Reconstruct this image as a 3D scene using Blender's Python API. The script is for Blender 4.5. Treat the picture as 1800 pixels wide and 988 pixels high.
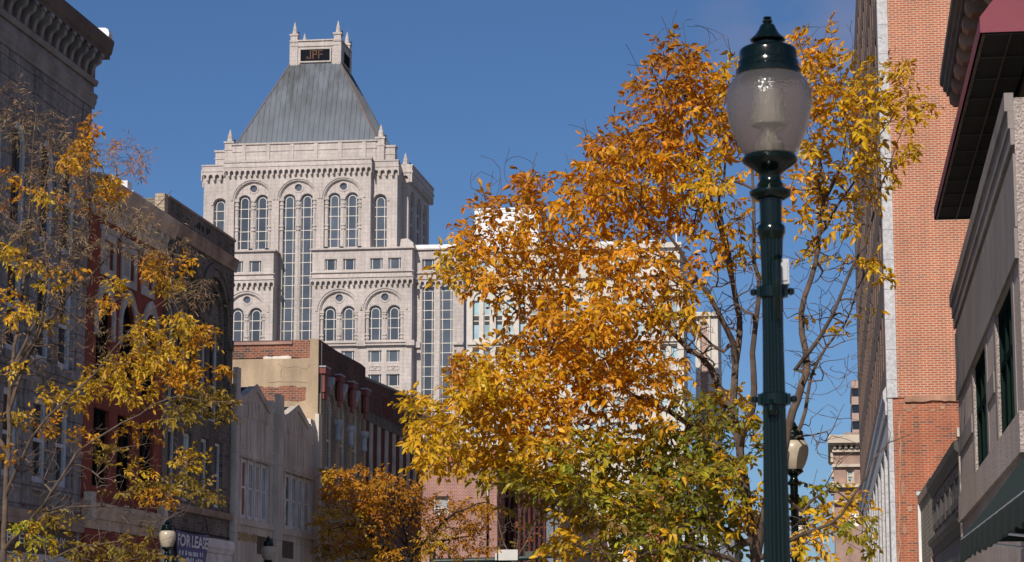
import bpy, bmesh, math, random
from mathutils import Vector, Matrix, geometry, kdtree
import numpy as np

# ------------------------------------------------------------------ scene, camera, light
for _o in list(bpy.data.objects):
    bpy.data.objects.remove(_o, do_unlink=True)
SC = bpy.context.scene
COL = SC.collection
PI = math.pi
R = math.radians
FPX, CX, CY, EYE = 4000.0, 900.0, 494.0, 1.65
PITCH = math.atan2(631.0, FPX)
YAW = math.atan2(560.0, math.hypot(FPX, 631.0))
cam_d = bpy.data.cameras.new('camera')
cam_d.lens, cam_d.sensor_width, cam_d.sensor_fit = 80.0, 36.0, 'HORIZONTAL'
cam_d.clip_start, cam_d.clip_end = 0.1, 6000.0
cam_d.dof.use_dof = True
cam_d.dof.focus_distance = 70.0
cam_d.dof.aperture_fstop = 9.0
cam = bpy.data.objects.new('camera', cam_d)
cam.location = (0, 0, EYE)
cam.rotation_euler = (PI / 2 + PITCH, 0, YAW)
COL.objects.link(cam)
SC.camera = cam

SUN_EL, SUN_AZ = R(36), R(11)          # sun behind the camera, a little to its left
world = bpy.data.worlds.new("World")
SC.world = world
world.use_nodes = True
wn = world.node_tree
bg = wn.nodes['Background']
sky = wn.nodes.new('ShaderNodeTexSky')
sky.sky_type = 'NISHITA'
sky.sun_disc = False
sky.sun_elevation = SUN_EL
sky.sun_rotation = PI + SUN_AZ
sky.altitude = 1500
sky.air_density, sky.dust_density, sky.ozone_density = 1.0, 1.6, 9.0
bg.inputs[1].default_value = 0.075
# a faint wisp of cloud, part of the sky itself
tc = wn.nodes.new('ShaderNodeTexCoord')
mp = wn.nodes.new('ShaderNodeMapping'); mp.inputs['Scale'].default_value = (14, 14, 26)
nz = wn.nodes.new('ShaderNodeTexNoise'); nz.inputs['Scale'].default_value = 1.0; nz.inputs['Detail'].default_value = 4
rp = wn.nodes.new('ShaderNodeValToRGB'); rp.color_ramp.elements[0].position = 0.36; rp.color_ramp.elements[1].position = 0.62
rp.color_ramp.elements[1].color = (0.62, 0.62, 0.62, 1)
mx = wn.nodes.new('ShaderNodeMix'); mx.data_type = 'RGBA'
mx.inputs[7].default_value = (3.3, 3.4, 5.0, 1)
wn.links.new(tc.outputs['Generated'], mp.inputs[0]); wn.links.new(mp.outputs[0], nz.inputs['Vector'])
wn.links.new(nz.outputs['Fac'], rp.inputs[0]); # it lies low in the north, in one part of the sky only
dt = wn.nodes.new('ShaderNodeVectorMath'); dt.operation = 'DOT_PRODUCT'
dt.inputs[1].default_value = Vector((0.001, 0.963, 0.268)).normalized()
mr = wn.nodes.new('ShaderNodeMapRange'); mr.interpolation_type = 'SMOOTHSTEP'
mr.inputs[1].default_value, mr.inputs[2].default_value = math.cos(R(3.4)), math.cos(R(0.4))
wn.links.new(tc.outputs['Generated'], dt.inputs[0]); wn.links.new(dt.outputs['Value'], mr.inputs[0])
mm = wn.nodes.new('ShaderNodeMath'); mm.operation = 'MULTIPLY'
wn.links.new(rp.outputs[0], mm.inputs[0]); wn.links.new(mr.outputs[0], mm.inputs[1])
# scattered cloud in the southern sky too, behind the camera, where the windows mirror it
ds = wn.nodes.new('ShaderNodeVectorMath'); ds.operation = 'DOT_PRODUCT'; ds.inputs[1].default_value = Vector((0.1, -1, 0.3)).normalized()
ms_ = wn.nodes.new('ShaderNodeMapRange'); ms_.interpolation_type = 'SMOOTHSTEP'
ms_.inputs[1].default_value, ms_.inputs[2].default_value = math.cos(R(75)), math.cos(R(50))
mp2 = wn.nodes.new('ShaderNodeMapping'); mp2.inputs['Scale'].default_value = (7, 7, 13)
nz2 = wn.nodes.new('ShaderNodeTexNoise'); nz2.inputs['Scale'].default_value = 1.0; nz2.inputs['Detail'].default_value = 5
rp2 = wn.nodes.new('ShaderNodeValToRGB'); rp2.color_ramp.elements[0].position = 0.5; rp2.color_ramp.elements[1].position = 0.68
mm2 = wn.nodes.new('ShaderNodeMath'); mm2.operation = 'MULTIPLY'
wn.links.new(tc.outputs['Generated'], ds.inputs[0]); wn.links.new(ds.outputs['Value'], ms_.inputs[0])
wn.links.new(tc.outputs['Generated'], mp2.inputs[0]); wn.links.new(mp2.outputs[0], nz2.inputs['Vector']); wn.links.new(nz2.outputs['Fac'], rp2.inputs[0])
wn.links.new(rp2.outputs[0], mm2.inputs[0]); wn.links.new(ms_.outputs[0], mm2.inputs[1])
mx2 = wn.nodes.new('ShaderNodeMix'); mx2.data_type = 'RGBA'; mx2.inputs[7].default_value = (9, 9, 9.5, 1)
wn.links.new(mm2.outputs[0], mx2.inputs[0]); wn.links.new(mx.outputs[2], mx2.inputs[6]); wn.links.new(mx2.outputs[2], bg.inputs[0])
wn.links.new(mm.outputs[0], mx.inputs[0])
wn.links.new(sky.outputs[0], mx.inputs[6])

sun_d = bpy.data.lights.new('sun', 'SUN')
sun_d.energy, sun_d.angle, sun_d.color = 4.4, R(0.53), (1.0, 0.93, 0.82)
sun = bpy.data.objects.new('sun', sun_d)
_dir = Vector((math.sin(SUN_AZ) * math.cos(SUN_EL), math.cos(SUN_AZ) * math.cos(SUN_EL), -math.sin(SUN_EL)))
sun.rotation_euler = _dir.to_track_quat('-Z', 'Y').to_euler()
sun.location = (-20, -60, 60)
COL.objects.link(sun)
SC.view_settings.view_transform = 'Standard'
SC.view_settings.look = 'None'
SC.view_settings.exposure = 0.0
SC.view_settings.gamma = 1.0
SC.cycles.use_denoising = True
SC.cycles.max_bounces = 6

# ------------------------------------------------------------------ measuring helpers
_h = Vector((-math.sin(YAW), math.cos(YAW), 0)); _r = Vector((math.cos(YAW), math.sin(YAW), 0)); _z = Vector((0, 0, 1))
_F = _h * math.cos(PITCH) + _z * math.sin(PITCH); _U = -_h * math.sin(PITCH) + _z * math.cos(PITCH)
def ray(u, v): return _F * FPX + _r * (u - CX) + _U * (CY - v)
def at_Y(u, v, y):
    d = ray(u, v); return Vector((0, 0, EYE)) + d * (y / d.y)
def at_X(u, v, x):
    d = ray(u, v); return Vector((0, 0, EYE)) + d * (x / d.x)
XL, XR = -17.6, 2.1
def L(u, v):
    p = at_X(u, v, XL); return p.y, p.z

# ------------------------------------------------------------------ materials
def newmat(name):
    m = bpy.data.materials.new(name); m.use_nodes = True
    return m, m.node_tree, m.node_tree.nodes['Principled BSDF']
def node(nt, t, **kw):
    n = nt.nodes.new(t)
    for k, v in kw.items(): setattr(n, k, v)
    return n
def c4(c): return (c[0], c[1], c[2], 1)
def mixc(nt, fac, a, b, blend='MIX'):
    n = node(nt, 'ShaderNodeMix', data_type='RGBA', blend_type=blend)
    for s, x in ((0, fac), (6, a), (7, b)):
        if hasattr(x, 'is_linked') or hasattr(x, 'links'): nt.links.new(x, n.inputs[s])
        else: n.inputs[s].default_value = x if s == 0 else c4(x)
    return n.outputs[2]
def coords(nt, mode='wall'):
    t = node(nt, 'ShaderNodeTexCoord')
    if mode == 'obj': return t.outputs['Object']
    s = node(nt, 'ShaderNodeSeparateXYZ'); nt.links.new(t.outputs['Object'], s.inputs[0])
    a = node(nt, 'ShaderNodeMath', operation='ADD')
    nt.links.new(s.outputs[0], a.inputs[0]); nt.links.new(s.outputs[1], a.inputs[1])
    c = node(nt, 'ShaderNodeCombineXYZ')
    nt.links.new(a.outputs[0], c.inputs[0]); nt.links.new(s.outputs[2], c.inputs[1])
    return c.outputs[0]
def noise(nt, vec, scale, detail=4, rough=0.55, stretch=None):
    if stretch:
        m = node(nt, 'ShaderNodeMapping'); m.inputs['Scale'].default_value = stretch
        nt.links.new(vec, m.inputs[0]); vec = m.outputs[0]
    n = node(nt, 'ShaderNodeTexNoise'); n.inputs['Scale'].default_value = scale
    n.inputs['Detail'].default_value = detail; n.inputs['Roughness'].default_value = rough
    nt.links.new(vec, n.inputs['Vector']); return n.outputs['Fac']
def ramp(nt, fac, p0, p1, c0=(0, 0, 0), c1=(1, 1, 1)):
    r = node(nt, 'ShaderNodeValToRGB'); e = r.color_ramp.elements
    e[0].position, e[1].position = p0, p1; e[0].color, e[1].color = c4(c0), c4(c1)
    nt.links.new(fac, r.inputs[0]); return r.outputs[0]
def bump(nt, b, h, strength, dist=0.02):
    n = node(nt, 'ShaderNodeBump'); n.inputs['Strength'].default_value = strength; n.inputs['Distance'].default_value = dist
    nt.links.new(h, n.inputs['Height']); nt.links.new(n.outputs[0], b.inputs['Normal'])

def weather(nt, col, amt=0.35, scale=0.5):
    """blotches and vertical run-off streaks that belong to the surface"""
    v = coords(nt)
    a = noise(nt, v, scale, 6)
    s = noise(nt, v, 1.0, 4, 0.6, (2.2, 0.18, 1))
    f1 = ramp(nt, a, 0.3, 0.7, (1 - amt,) * 3, (1 + amt * 0.25,) * 3)
    f2 = ramp(nt, s, 0.35, 0.65, (1 - amt * 0.7,) * 3, (1.05,) * 3)
    return mixc(nt, 1.0, mixc(nt, 1.0, col, f1, 'MULTIPLY'), f2, 'MULTIPLY')

def m_brick(name, c1, c2, mortar, w=0.21, h=0.075, ms=0.012, amt=0.3, bias=-0.1, rough=0.85, third=None):
    m, nt, b = newmat(name)
    v = coords(nt)
    br = node(nt, 'ShaderNodeTexBrick')
    br.inputs['Color1'].default_value = c4(c1); br.inputs['Color2'].default_value = c4(c2); br.inputs['Mortar'].default_value = c4(mortar)
    br.inputs['Scale'].default_value = 1.0; br.inputs['Brick Width'].default_value = w; br.inputs['Row Height'].default_value = h
    br.inputs['Mortar Size'].default_value = ms; br.inputs['Bias'].default_value = bias; br.inputs['Mortar Smooth'].default_value = 0.2
    nt.links.new(v, br.inputs['Vector'])
    col = br.outputs['Color']
    if third:
        # scattered darker / odd coloured bricks
        mm = node(nt, 'ShaderNodeMapping'); mm.inputs['Scale'].default_value = (1 / w, 1 / h, 1); nt.links.new(v, mm.inputs[0])
        wn_ = node(nt, 'ShaderNodeTexWhiteNoise', noise_dimensions='2D')
        fl = node(nt, 'ShaderNodeVectorMath', operation='FLOOR'); nt.links.new(mm.outputs[0], fl.inputs[0]); nt.links.new(fl.outputs[0], wn_.inputs[0])
        k = ramp(nt, wn_.outputs['Value'], 0.86, 0.9)
        kk = node(nt, 'ShaderNodeMath', operation='MULTIPLY')
        inv = node(nt, 'ShaderNodeMath', operation='SUBTRACT'); inv.inputs[0].default_value = 1; nt.links.new(br.outputs['Fac'], inv.inputs[1])
        nt.links.new(k, kk.inputs[0]); nt.links.new(inv.outputs[0], kk.inputs[1])
        col = mixc(nt, kk.outputs[0], col, third)
    nt.links.new(weather(nt, col, amt), b.inputs['Base Color'])
    b.inputs['Roughness'].default_value = rough
    bump(nt, b, br.outputs['Fac'], -0.35, 0.01)
    return m

def m_stone(name, c, joint=None, w=1.2, h=0.6, ms=0.02, amt=0.25, offset=0.5, rough=0.8, scale=0.5, grain=0.15, gscale=18, bmp=(0.25, 0.02), spec=0.4):
    m, nt, b = newmat(name)
    v = coords(nt)
    g = noise(nt, coords(nt, 'obj'), gscale, 3)
    gm = ramp(nt, g, 0.3, 0.7, (1 - grain,) * 3, (1 + grain,) * 3)
    col = mixc(nt, 1.0, c, gm, 'MULTIPLY')
    if joint:
        br = node(nt, 'ShaderNodeTexBrick', offset=offset)
        k = 0.06
        br.inputs['Color1'].default_value = (1, 1, 1, 1); br.inputs['Color2'].default_value = (1 - k, 1 - k, 1 - k, 1)
        br.inputs['Mortar'].default_value = c4([j / max(x, 1e-3) for j, x in zip(joint, c)])
        br.inputs['Scale'].default_value = 1; br.inputs['Brick Width'].default_value = w; br.inputs['Row Height'].default_value = h
        br.inputs['Mortar Size'].default_value = ms; br.inputs['Mortar Smooth'].default_value = 0.1
        nt.links.new(v, br.inputs['Vector'])
        col = mixc(nt, 1.0, col, br.outputs['Color'], 'MULTIPLY')
    nt.links.new(weather(nt, col, amt, scale), b.inputs['Base Color'])
    b.inputs['Roughness'].default_value = rough; b.inputs['Specular IOR Level'].default_value = spec
    bump(nt, b, g, *bmp)
    return m

def m_plain(name, c, rough=0.6, metal=0.0, amt=0.15, spec=0.5, scale=1.5):
    m, nt, b = newmat(name)
    n = noise(nt, coords(nt, 'obj'), scale, 5)
    k = ramp(nt, n, 0.3, 0.7, (1 - amt,) * 3, (1 + amt * 0.4,) * 3)
    nt.links.new(mixc(nt, 1.0, c, k, 'MULTIPLY'), b.inputs['Base Color'])
    b.inputs['Roughness'].default_value = rough; b.inputs['Metallic'].default_value = metal
    b.inputs['Specular IOR Level'].default_value = spec
    return m

def m_glass(name, c, rough=0.06, spec=0.8, wav=0.15, metal=0.0):
    m, nt, b = newmat(name)
    n = noise(nt, coords(nt, 'obj'), 0.35, 3)
    k = ramp(nt, n, 0.3, 0.7, (0.75,) * 3, (1.15,) * 3)
    oi = node(nt, 'ShaderNodeObjectInfo'); kr = ramp(nt, oi.outputs['Random'], 0.0, 1.0, (0.6,) * 3, (1.5,) * 3)
    nt.links.new(mixc(nt, 1.0, mixc(nt, 1.0, c, k, 'MULTIPLY'), kr, 'MULTIPLY'), b.inputs['Base Color'])
    b.inputs['Roughness'].default_value = rough; b.inputs['Specular IOR Level'].default_value = spec; b.inputs['Metallic'].default_value = metal
    n2 = noise(nt, coords(nt, 'obj'), 1.3, 2)
    bump(nt, b, n2, wav, 0.03)
    return m

M = {}
M['tower_stone'] = m_stone('tower limestone', (0.55, 0.485, 0.458), (0.40, 0.352, 0.33), 1.45, 0.72, 0.03, 0.2, 0.0, scale=0.13, grain=0.09, gscale=1.6)
M['tower_glass'] = m_glass('tower glass', (0.072, 0.082, 0.102), 0.05, 0.7, 0.06, 0.0)
M['tower_frame'] = m_plain('pale mullion paint', (0.62, 0.57, 0.52), 0.5)
M['white_stone'] = m_stone('white limestone', (0.64, 0.585, 0.53), (0.55, 0.50, 0.45), 1.4, 0.7, 0.03, 0.10, 0.5, scale=0.1, grain=0.05, gscale=1.2)
M['blue_glass'] = m_glass('pale reflective glass', (0.30, 0.42, 0.47), 0.12, 0.8, 0.05)
M['led_black'] = m_plain('led board black', (0.010, 0.012, 0.017), 0.95, 0, 0.1, 0.05)
M['grey_ashlar'] = m_stone('grey rock faced ashlar', (0.33, 0.31, 0.305), (0.15, 0.14, 0.14), 1.1, 0.42, 0.018, 0.45, 0.5, grain=0.3, gscale=9)
M['dark_metal'] = m_plain('weathered dark cornice metal', (0.08, 0.068, 0.06), 0.6, 0, 0.5)
M['grey_metal'] = m_plain('grey painted cornice metal', (0.24, 0.235, 0.235), 0.6, 0, 0.4)
M['coping'] = m_plain('bright metal coping', (0.75, 0.76, 0.78), 0.35, 0.2)
M['win_frame_pale'] = m_plain('pale blue grey frame paint', (0.58, 0.62, 0.68), 0.6, 0, 0.3)
M['win_frame_white'] = m_plain('aged white frame paint', (0.72, 0.70, 0.69), 0.6, 0, 0.3)
M['win_frame_green'] = m_plain('dark green frame paint', (0.010, 0.020, 0.017), 0.7, 0, 0.15, 0.0)
M['win_dark'] = m_glass('dark old glass', (0.012, 0.013, 0.016), 0.05, 0.6, 0.25)
M['win_blind'] = m_plain('drawn blind', (0.34, 0.35, 0.36), 0.9)
M['red_paint'] = m_brick('red painted brick', (0.34, 0.062, 0.036), (0.28, 0.052, 0.03), (0.21, 0.045, 0.03), 0.21, 0.075, 0.01, 0.4)
M['tan_trim'] = m_plain('tan painted trim', (0.58, 0.46, 0.35), 0.7, 0, 0.4)
M['cream_trim'] = m_plain('cream painted trim', (0.68, 0.61, 0.53), 0.7, 0, 0.35)
M['grey_brick'] = m_brick('sooty buff brick', (0.27, 0.235, 0.205), (0.20, 0.175, 0.155), (0.13, 0.115, 0.10), 0.21, 0.075, 0.012, 0.55, third=(0.10, 0.09, 0.085))
M['buff_brick'] = m_brick('buff brick', (0.50, 0.41, 0.30), (0.42, 0.33, 0.24), (0.28, 0.23, 0.18), 0.24, 0.10, 0.016, 0.35)
M['brown_stone'] = m_plain('brown stone moulding', (0.36, 0.26, 0.205), 0.8, 0, 0.45)
M['twin_stucco'] = m_stone('grey cast stone', (0.70, 0.62, 0.545), (0.46, 0.41, 0.365), 1.35, 2.4, 0.012, 0.35, 0.0, grain=0.1)
M['white_trim'] = m_plain('white painted trim', (0.78, 0.75, 0.73), 0.6, 0, 0.35)
M['bluewhite'] = m_plain('blue white painted metal', (0.42, 0.46, 0.53), 0.6, 0, 0.35)
M['orange_board'] = m_plain('rust coloured board', (0.32, 0.10, 0.035), 0.8)
M['black_roof'] = m_plain('black roofing', (0.012, 0.012, 0.013), 0.85)
M['beige_stucco'] = m_stone('cracked beige stucco', (0.45, 0.335, 0.225), None, amt=0.25, scale=0.9, grain=0.08)
M['old_red_brick'] = m_brick('old exposed red brick', (0.35, 0.10, 0.055), (0.22, 0.065, 0.04), (0.36, 0.25, 0.18), 0.21, 0.08, 0.012, 0.4, third=(0.09, 0.05, 0.05))
M['dark_red_brick'] = m_brick('dark red brick', (0.21, 0.072, 0.052), (0.14, 0.05, 0.04), (0.14, 0.09, 0.075), 0.22, 0.085, 0.014, 0.5, third=(0.035, 0.025, 0.03))
M['red_bracket'] = m_plain('red bracket paint', (0.22, 0.04, 0.033), 0.55, 0, 0.35)
M['pale_strip'] = m_plain('pale concrete strip', (0.50, 0.47, 0.44), 0.8, 0, 0.35)
M['maroon_panel'] = m_brick('maroon brick panel', (0.15, 0.025, 0.022), (0.11, 0.02, 0.018), (0.09, 0.025, 0.02), 0.22, 0.085, 0.01, 0.4)
M['pink_brick'] = m_brick('pinkish red brick', (0.36, 0.14, 0.105), (0.29, 0.105, 0.08), (0.46, 0.32, 0.27), 0.22, 0.075, 0.015, 0.2)
M['tall_brick'] = m_brick('orange red face brick', (0.44, 0.118, 0.054), (0.34, 0.082, 0.041), (0.55, 0.36, 0.25), 0.245, 0.081, 0.017, 0.15, third=(0.29, 0.10, 0.065))
M['tall_brick_old'] = m_brick('older orange brick', (0.46, 0.11, 0.045), (0.36, 0.08, 0.034), (0.48, 0.28, 0.18), 0.245, 0.081, 0.013, 0.3, third=(0.20, 0.075, 0.05))
M['brown_brick'] = m_brick('brown front brick', (0.20, 0.105, 0.072), (0.13, 0.07, 0.05), (0.24, 0.17, 0.13), 0.3, 0.1, 0.016, 0.3)
M['granite'] = m_stone('speckled pale granite', (0.52, 0.51, 0.52), (0.33, 0.32, 0.32), 0.9, 1.05, 0.02, 0.12, 0.0, grain=0.22, gscale=11)
M['mortar_patch'] = m_plain('grey mortar smear', (0.43, 0.235, 0.155), 0.9, 0, 0.4)
M['pink_stucco'] = m_stone('rough pinkish stucco', (0.56, 0.46, 0.42), None, amt=0.2, grain=0.25, gscale=38, bmp=(1.0, 0.06), spec=0.1)
M['smooth_shade_stucco'] = m_stone('smooth shade grey stucco', (0.30, 0.26, 0.245), None, amt=0.28, grain=0.06, gscale=30, spec=0.15)  # darker than the rough stucco: the upper wall's shade is put into the colour
M['maroon_canvas'] = m_plain('maroon canvas', (0.22, 0.045, 0.07), 0.75, 0, 0.12)
M['green_canvas'] = m_plain('dark green canvas', (0.004, 0.019, 0.014), 0.8, 0, 0.2)
M['black_frame'] = m_plain('black tubular steel', (0.05, 0.045, 0.045), 0.5)
M['lamp_green'] = m_plain('glossy dark green enamel', (0.0022, 0.0075, 0.0058), 0.15, 0.0, 0.3, 0.4)
M['bark'] = m_plain('grey brown bark', (0.13, 0.092, 0.072), 0.9, 0, 0.5, 0.2, 6)
M['bark_pale'] = m_plain('pale twig bark', (0.165, 0.122, 0.095), 0.9, 0, 0.4, 0.2, 6)
M['bark_dark'] = m_plain('dark bark', (0.035, 0.028, 0.022), 0.9, 0, 0.5, 0.2, 6)
M['asphalt'] = m_plain('asphalt', (0.11, 0.108, 0.105), 0.9, 0, 0.3, 0.3, 3)
M['concrete'] = m_stone('concrete pavement', (0.42, 0.40, 0.37), (0.24, 0.22, 0.20), 1.5, 1.5, 0.02, 0.2, 0.0)
M['paint_white'] = m_plain('road paint white', (0.7, 0.7, 0.68), 0.7)
M['paint_yellow'] = m_plain('road paint yellow', (0.65, 0.42, 0.04), 0.7)
M['earth'] = m_plain('ground earth', (0.22, 0.20, 0.17), 0.95, 0, 0.3, 0.2, 0.1)
M['sign_black'] = m_plain('sign black', (0.02, 0.02, 0.022), 0.5)
M['sign_white'] = m_plain('sign white', (0.82, 0.82, 0.80), 0.5)
M['sign_back'] = m_plain('sign back aluminium', (0.60, 0.58, 0.55), 0.6)
M['sign_green'] = m_plain('sign dark grey green', (0.06, 0.085, 0.065), 0.6)
M['banner_blue'] = m_plain('banner blue vinyl', (0.075, 0.11, 0.30), 0.5, 0, 0.3)
M['banner_text'] = m_plain('banner lettering', (0.85, 0.84, 0.84), 0.6, 0, 0.15)
M['gold_text'] = m_plain('dull gold lettering', (0.42, 0.30, 0.13), 0.6, 0, 0.3)
M['terracotta'] = m_plain('terracotta ornament', (0.36, 0.22, 0.18), 0.85, 0, 0.4)
M['pink_plaster'] = m_plain('pale pink plaster', (0.50, 0.34, 0.30), 0.8, 0, 0.2)
M['cream_stone'] = m_plain('cream stone', (0.56, 0.47, 0.38), 0.8, 0, 0.25)
M['blue_grey'] = m_plain('blue grey panel', (0.17, 0.19, 0.23), 0.6, 0, 0.25)
M['orange_wall'] = m_brick('orange brick', (0.46, 0.14, 0.075), (0.38, 0.11, 0.06), (0.46, 0.2, 0.13), 0.25, 0.09, 0.01, 0.2)
M['far_pink'] = m_plain('pinkish concrete bands', (0.42, 0.29, 0.25), 0.8)
M['box_grey'] = m_plain('pale grey plastic', (0.45, 0.45, 0.47), 0.5)
M['arm_green'] = m_plain('dull dark green paint', (0.012, 0.03, 0.026), 0.5)
M['win_dull'] = m_plain('dull dark glazing', (0.010, 0.016, 0.015), 0.9, 0, 0.2, 0.0)
M['brown_pink'] = m_plain('brownish pink stone', (0.36, 0.235, 0.19), 0.8, 0, 0.3)
M['hood_stone'] = m_plain('grey painted hood', (0.46, 0.44, 0.42), 0.75, 0, 0.35)
M['bronze'] = m_plain('dark spotlight', (0.025, 0.025, 0.03), 0.9, 0, 0.1, 0.1)

def m_led():
    m, nt, b = newmat('orange lamps lit')
    b.inputs['Base Color'].default_value = (0.07, 0.022, 0.008, 1)
    b.inputs['Emission Color'].default_value = (1.0, 0.22, 0.045, 1)
    n = noise(nt, coords(nt), 3.0, 2); k = ramp(nt, n, 0.3, 0.7, (0.03,) * 3, (0.22,) * 3)
    nt.links.new(k, b.inputs['Emission Strength'])
    return m
M['led'] = m_led()

def m_roof():
    m, nt, b = newmat('lead coated copper roof')
    v = coords(nt, 'obj')
    s = node(nt, 'ShaderNodeSeparateXYZ'); nt.links.new(v, s.inputs[0])
    n1 = noise(nt, v, 1.0, 5, 0.6, (0.8, 0.8, 0.10))
    # run-off stain from the crown block: strongest at the top, in streaks
    hz = node(nt, 'ShaderNodeMapRange'); hz.inputs[1].default_value = 92; hz.inputs[2].default_value = 107
    nt.links.new(s.outputs[2], hz.inputs[0])
    st = node(nt, 'ShaderNodeMath', operation='MULTIPLY'); nt.links.new(hz.outputs[0], st.inputs[0])
    nt.links.new(ramp(nt, noise(nt, v, 1.0, 3, 0.6, (0.45, 0.45, 0.05)), 0.38, 0.62), st.inputs[1])
    c = mixc(nt, ramp(nt, n1, 0.3, 0.7), (0.112, 0.128, 0.158), (0.138, 0.156, 0.188))
    c = mixc(nt, st.outputs[0], c, (0.055, 0.06, 0.066))
    nt.links.new(c, b.inputs['Base Color'])
    b.inputs['Roughness'].default_value = 0.6; b.inputs['Specular IOR Level'].default_value = 0.25
    return m
M['roof_metal'] = m_roof()
M['copper'] = m_plain('brown copper edge', (0.14, 0.085, 0.065), 0.6)

def m_globe():
    m, nt, b = newmat('prismatic clear globe')
    b.inputs['Base Color'].default_value = (0.72, 0.68, 0.645, 1)
    b.inputs['Roughness'].default_value = 0.16
    b.inputs['Transmission Weight'].default_value = 0.95
    b.inputs['IOR'].default_value = 1.38
    b.inputs['Specular IOR Level'].default_value = 0.6
    vo = node(nt, 'ShaderNodeTexVoronoi'); vo.inputs['Scale'].default_value = 95
    nt.links.new(coords(nt, 'obj'), vo.inputs['Vector'])
    bump(nt, b, vo.outputs['Distance'], 0.35, 0.005)
    return m
M['globe'] = m_globe()
M['globe_cream'] = m_plain('cream lamp globe', (0.46, 0.39, 0.30), 0.3, 0, 0.15, 0.5, 14)
M['globe_milk'] = m_plain('milky inner lamp', (0.52, 0.48, 0.43), 0.5)

def m_leaf():
    m, nt, b = newmat('autumn leaves')
    a = node(nt, 'ShaderNodeAttribute', attribute_name='leafcol')
    b.inputs['Roughness'].default_value = 0.42
    b.inputs['Specular IOR Level'].default_value = 0.35
    nt.links.new(a.outputs['Color'], b.inputs['Base Color'])
    t = node(nt, 'ShaderNodeBsdfTranslucent'); nt.links.new(a.outputs['Color'], t.inputs['Color'])
    ms = node(nt, 'ShaderNodeMixShader'); ms.inputs[0].default_value = 0.40
    nt.links.new(b.outputs[0], ms.inputs[1]); nt.links.new(t.outputs[0], ms.inputs[2])
    nt.links.new(ms.outputs[0], nt.nodes['Material Output'].inputs['Surface'])
    return m
M['leaf'] = m_leaf()

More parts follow.
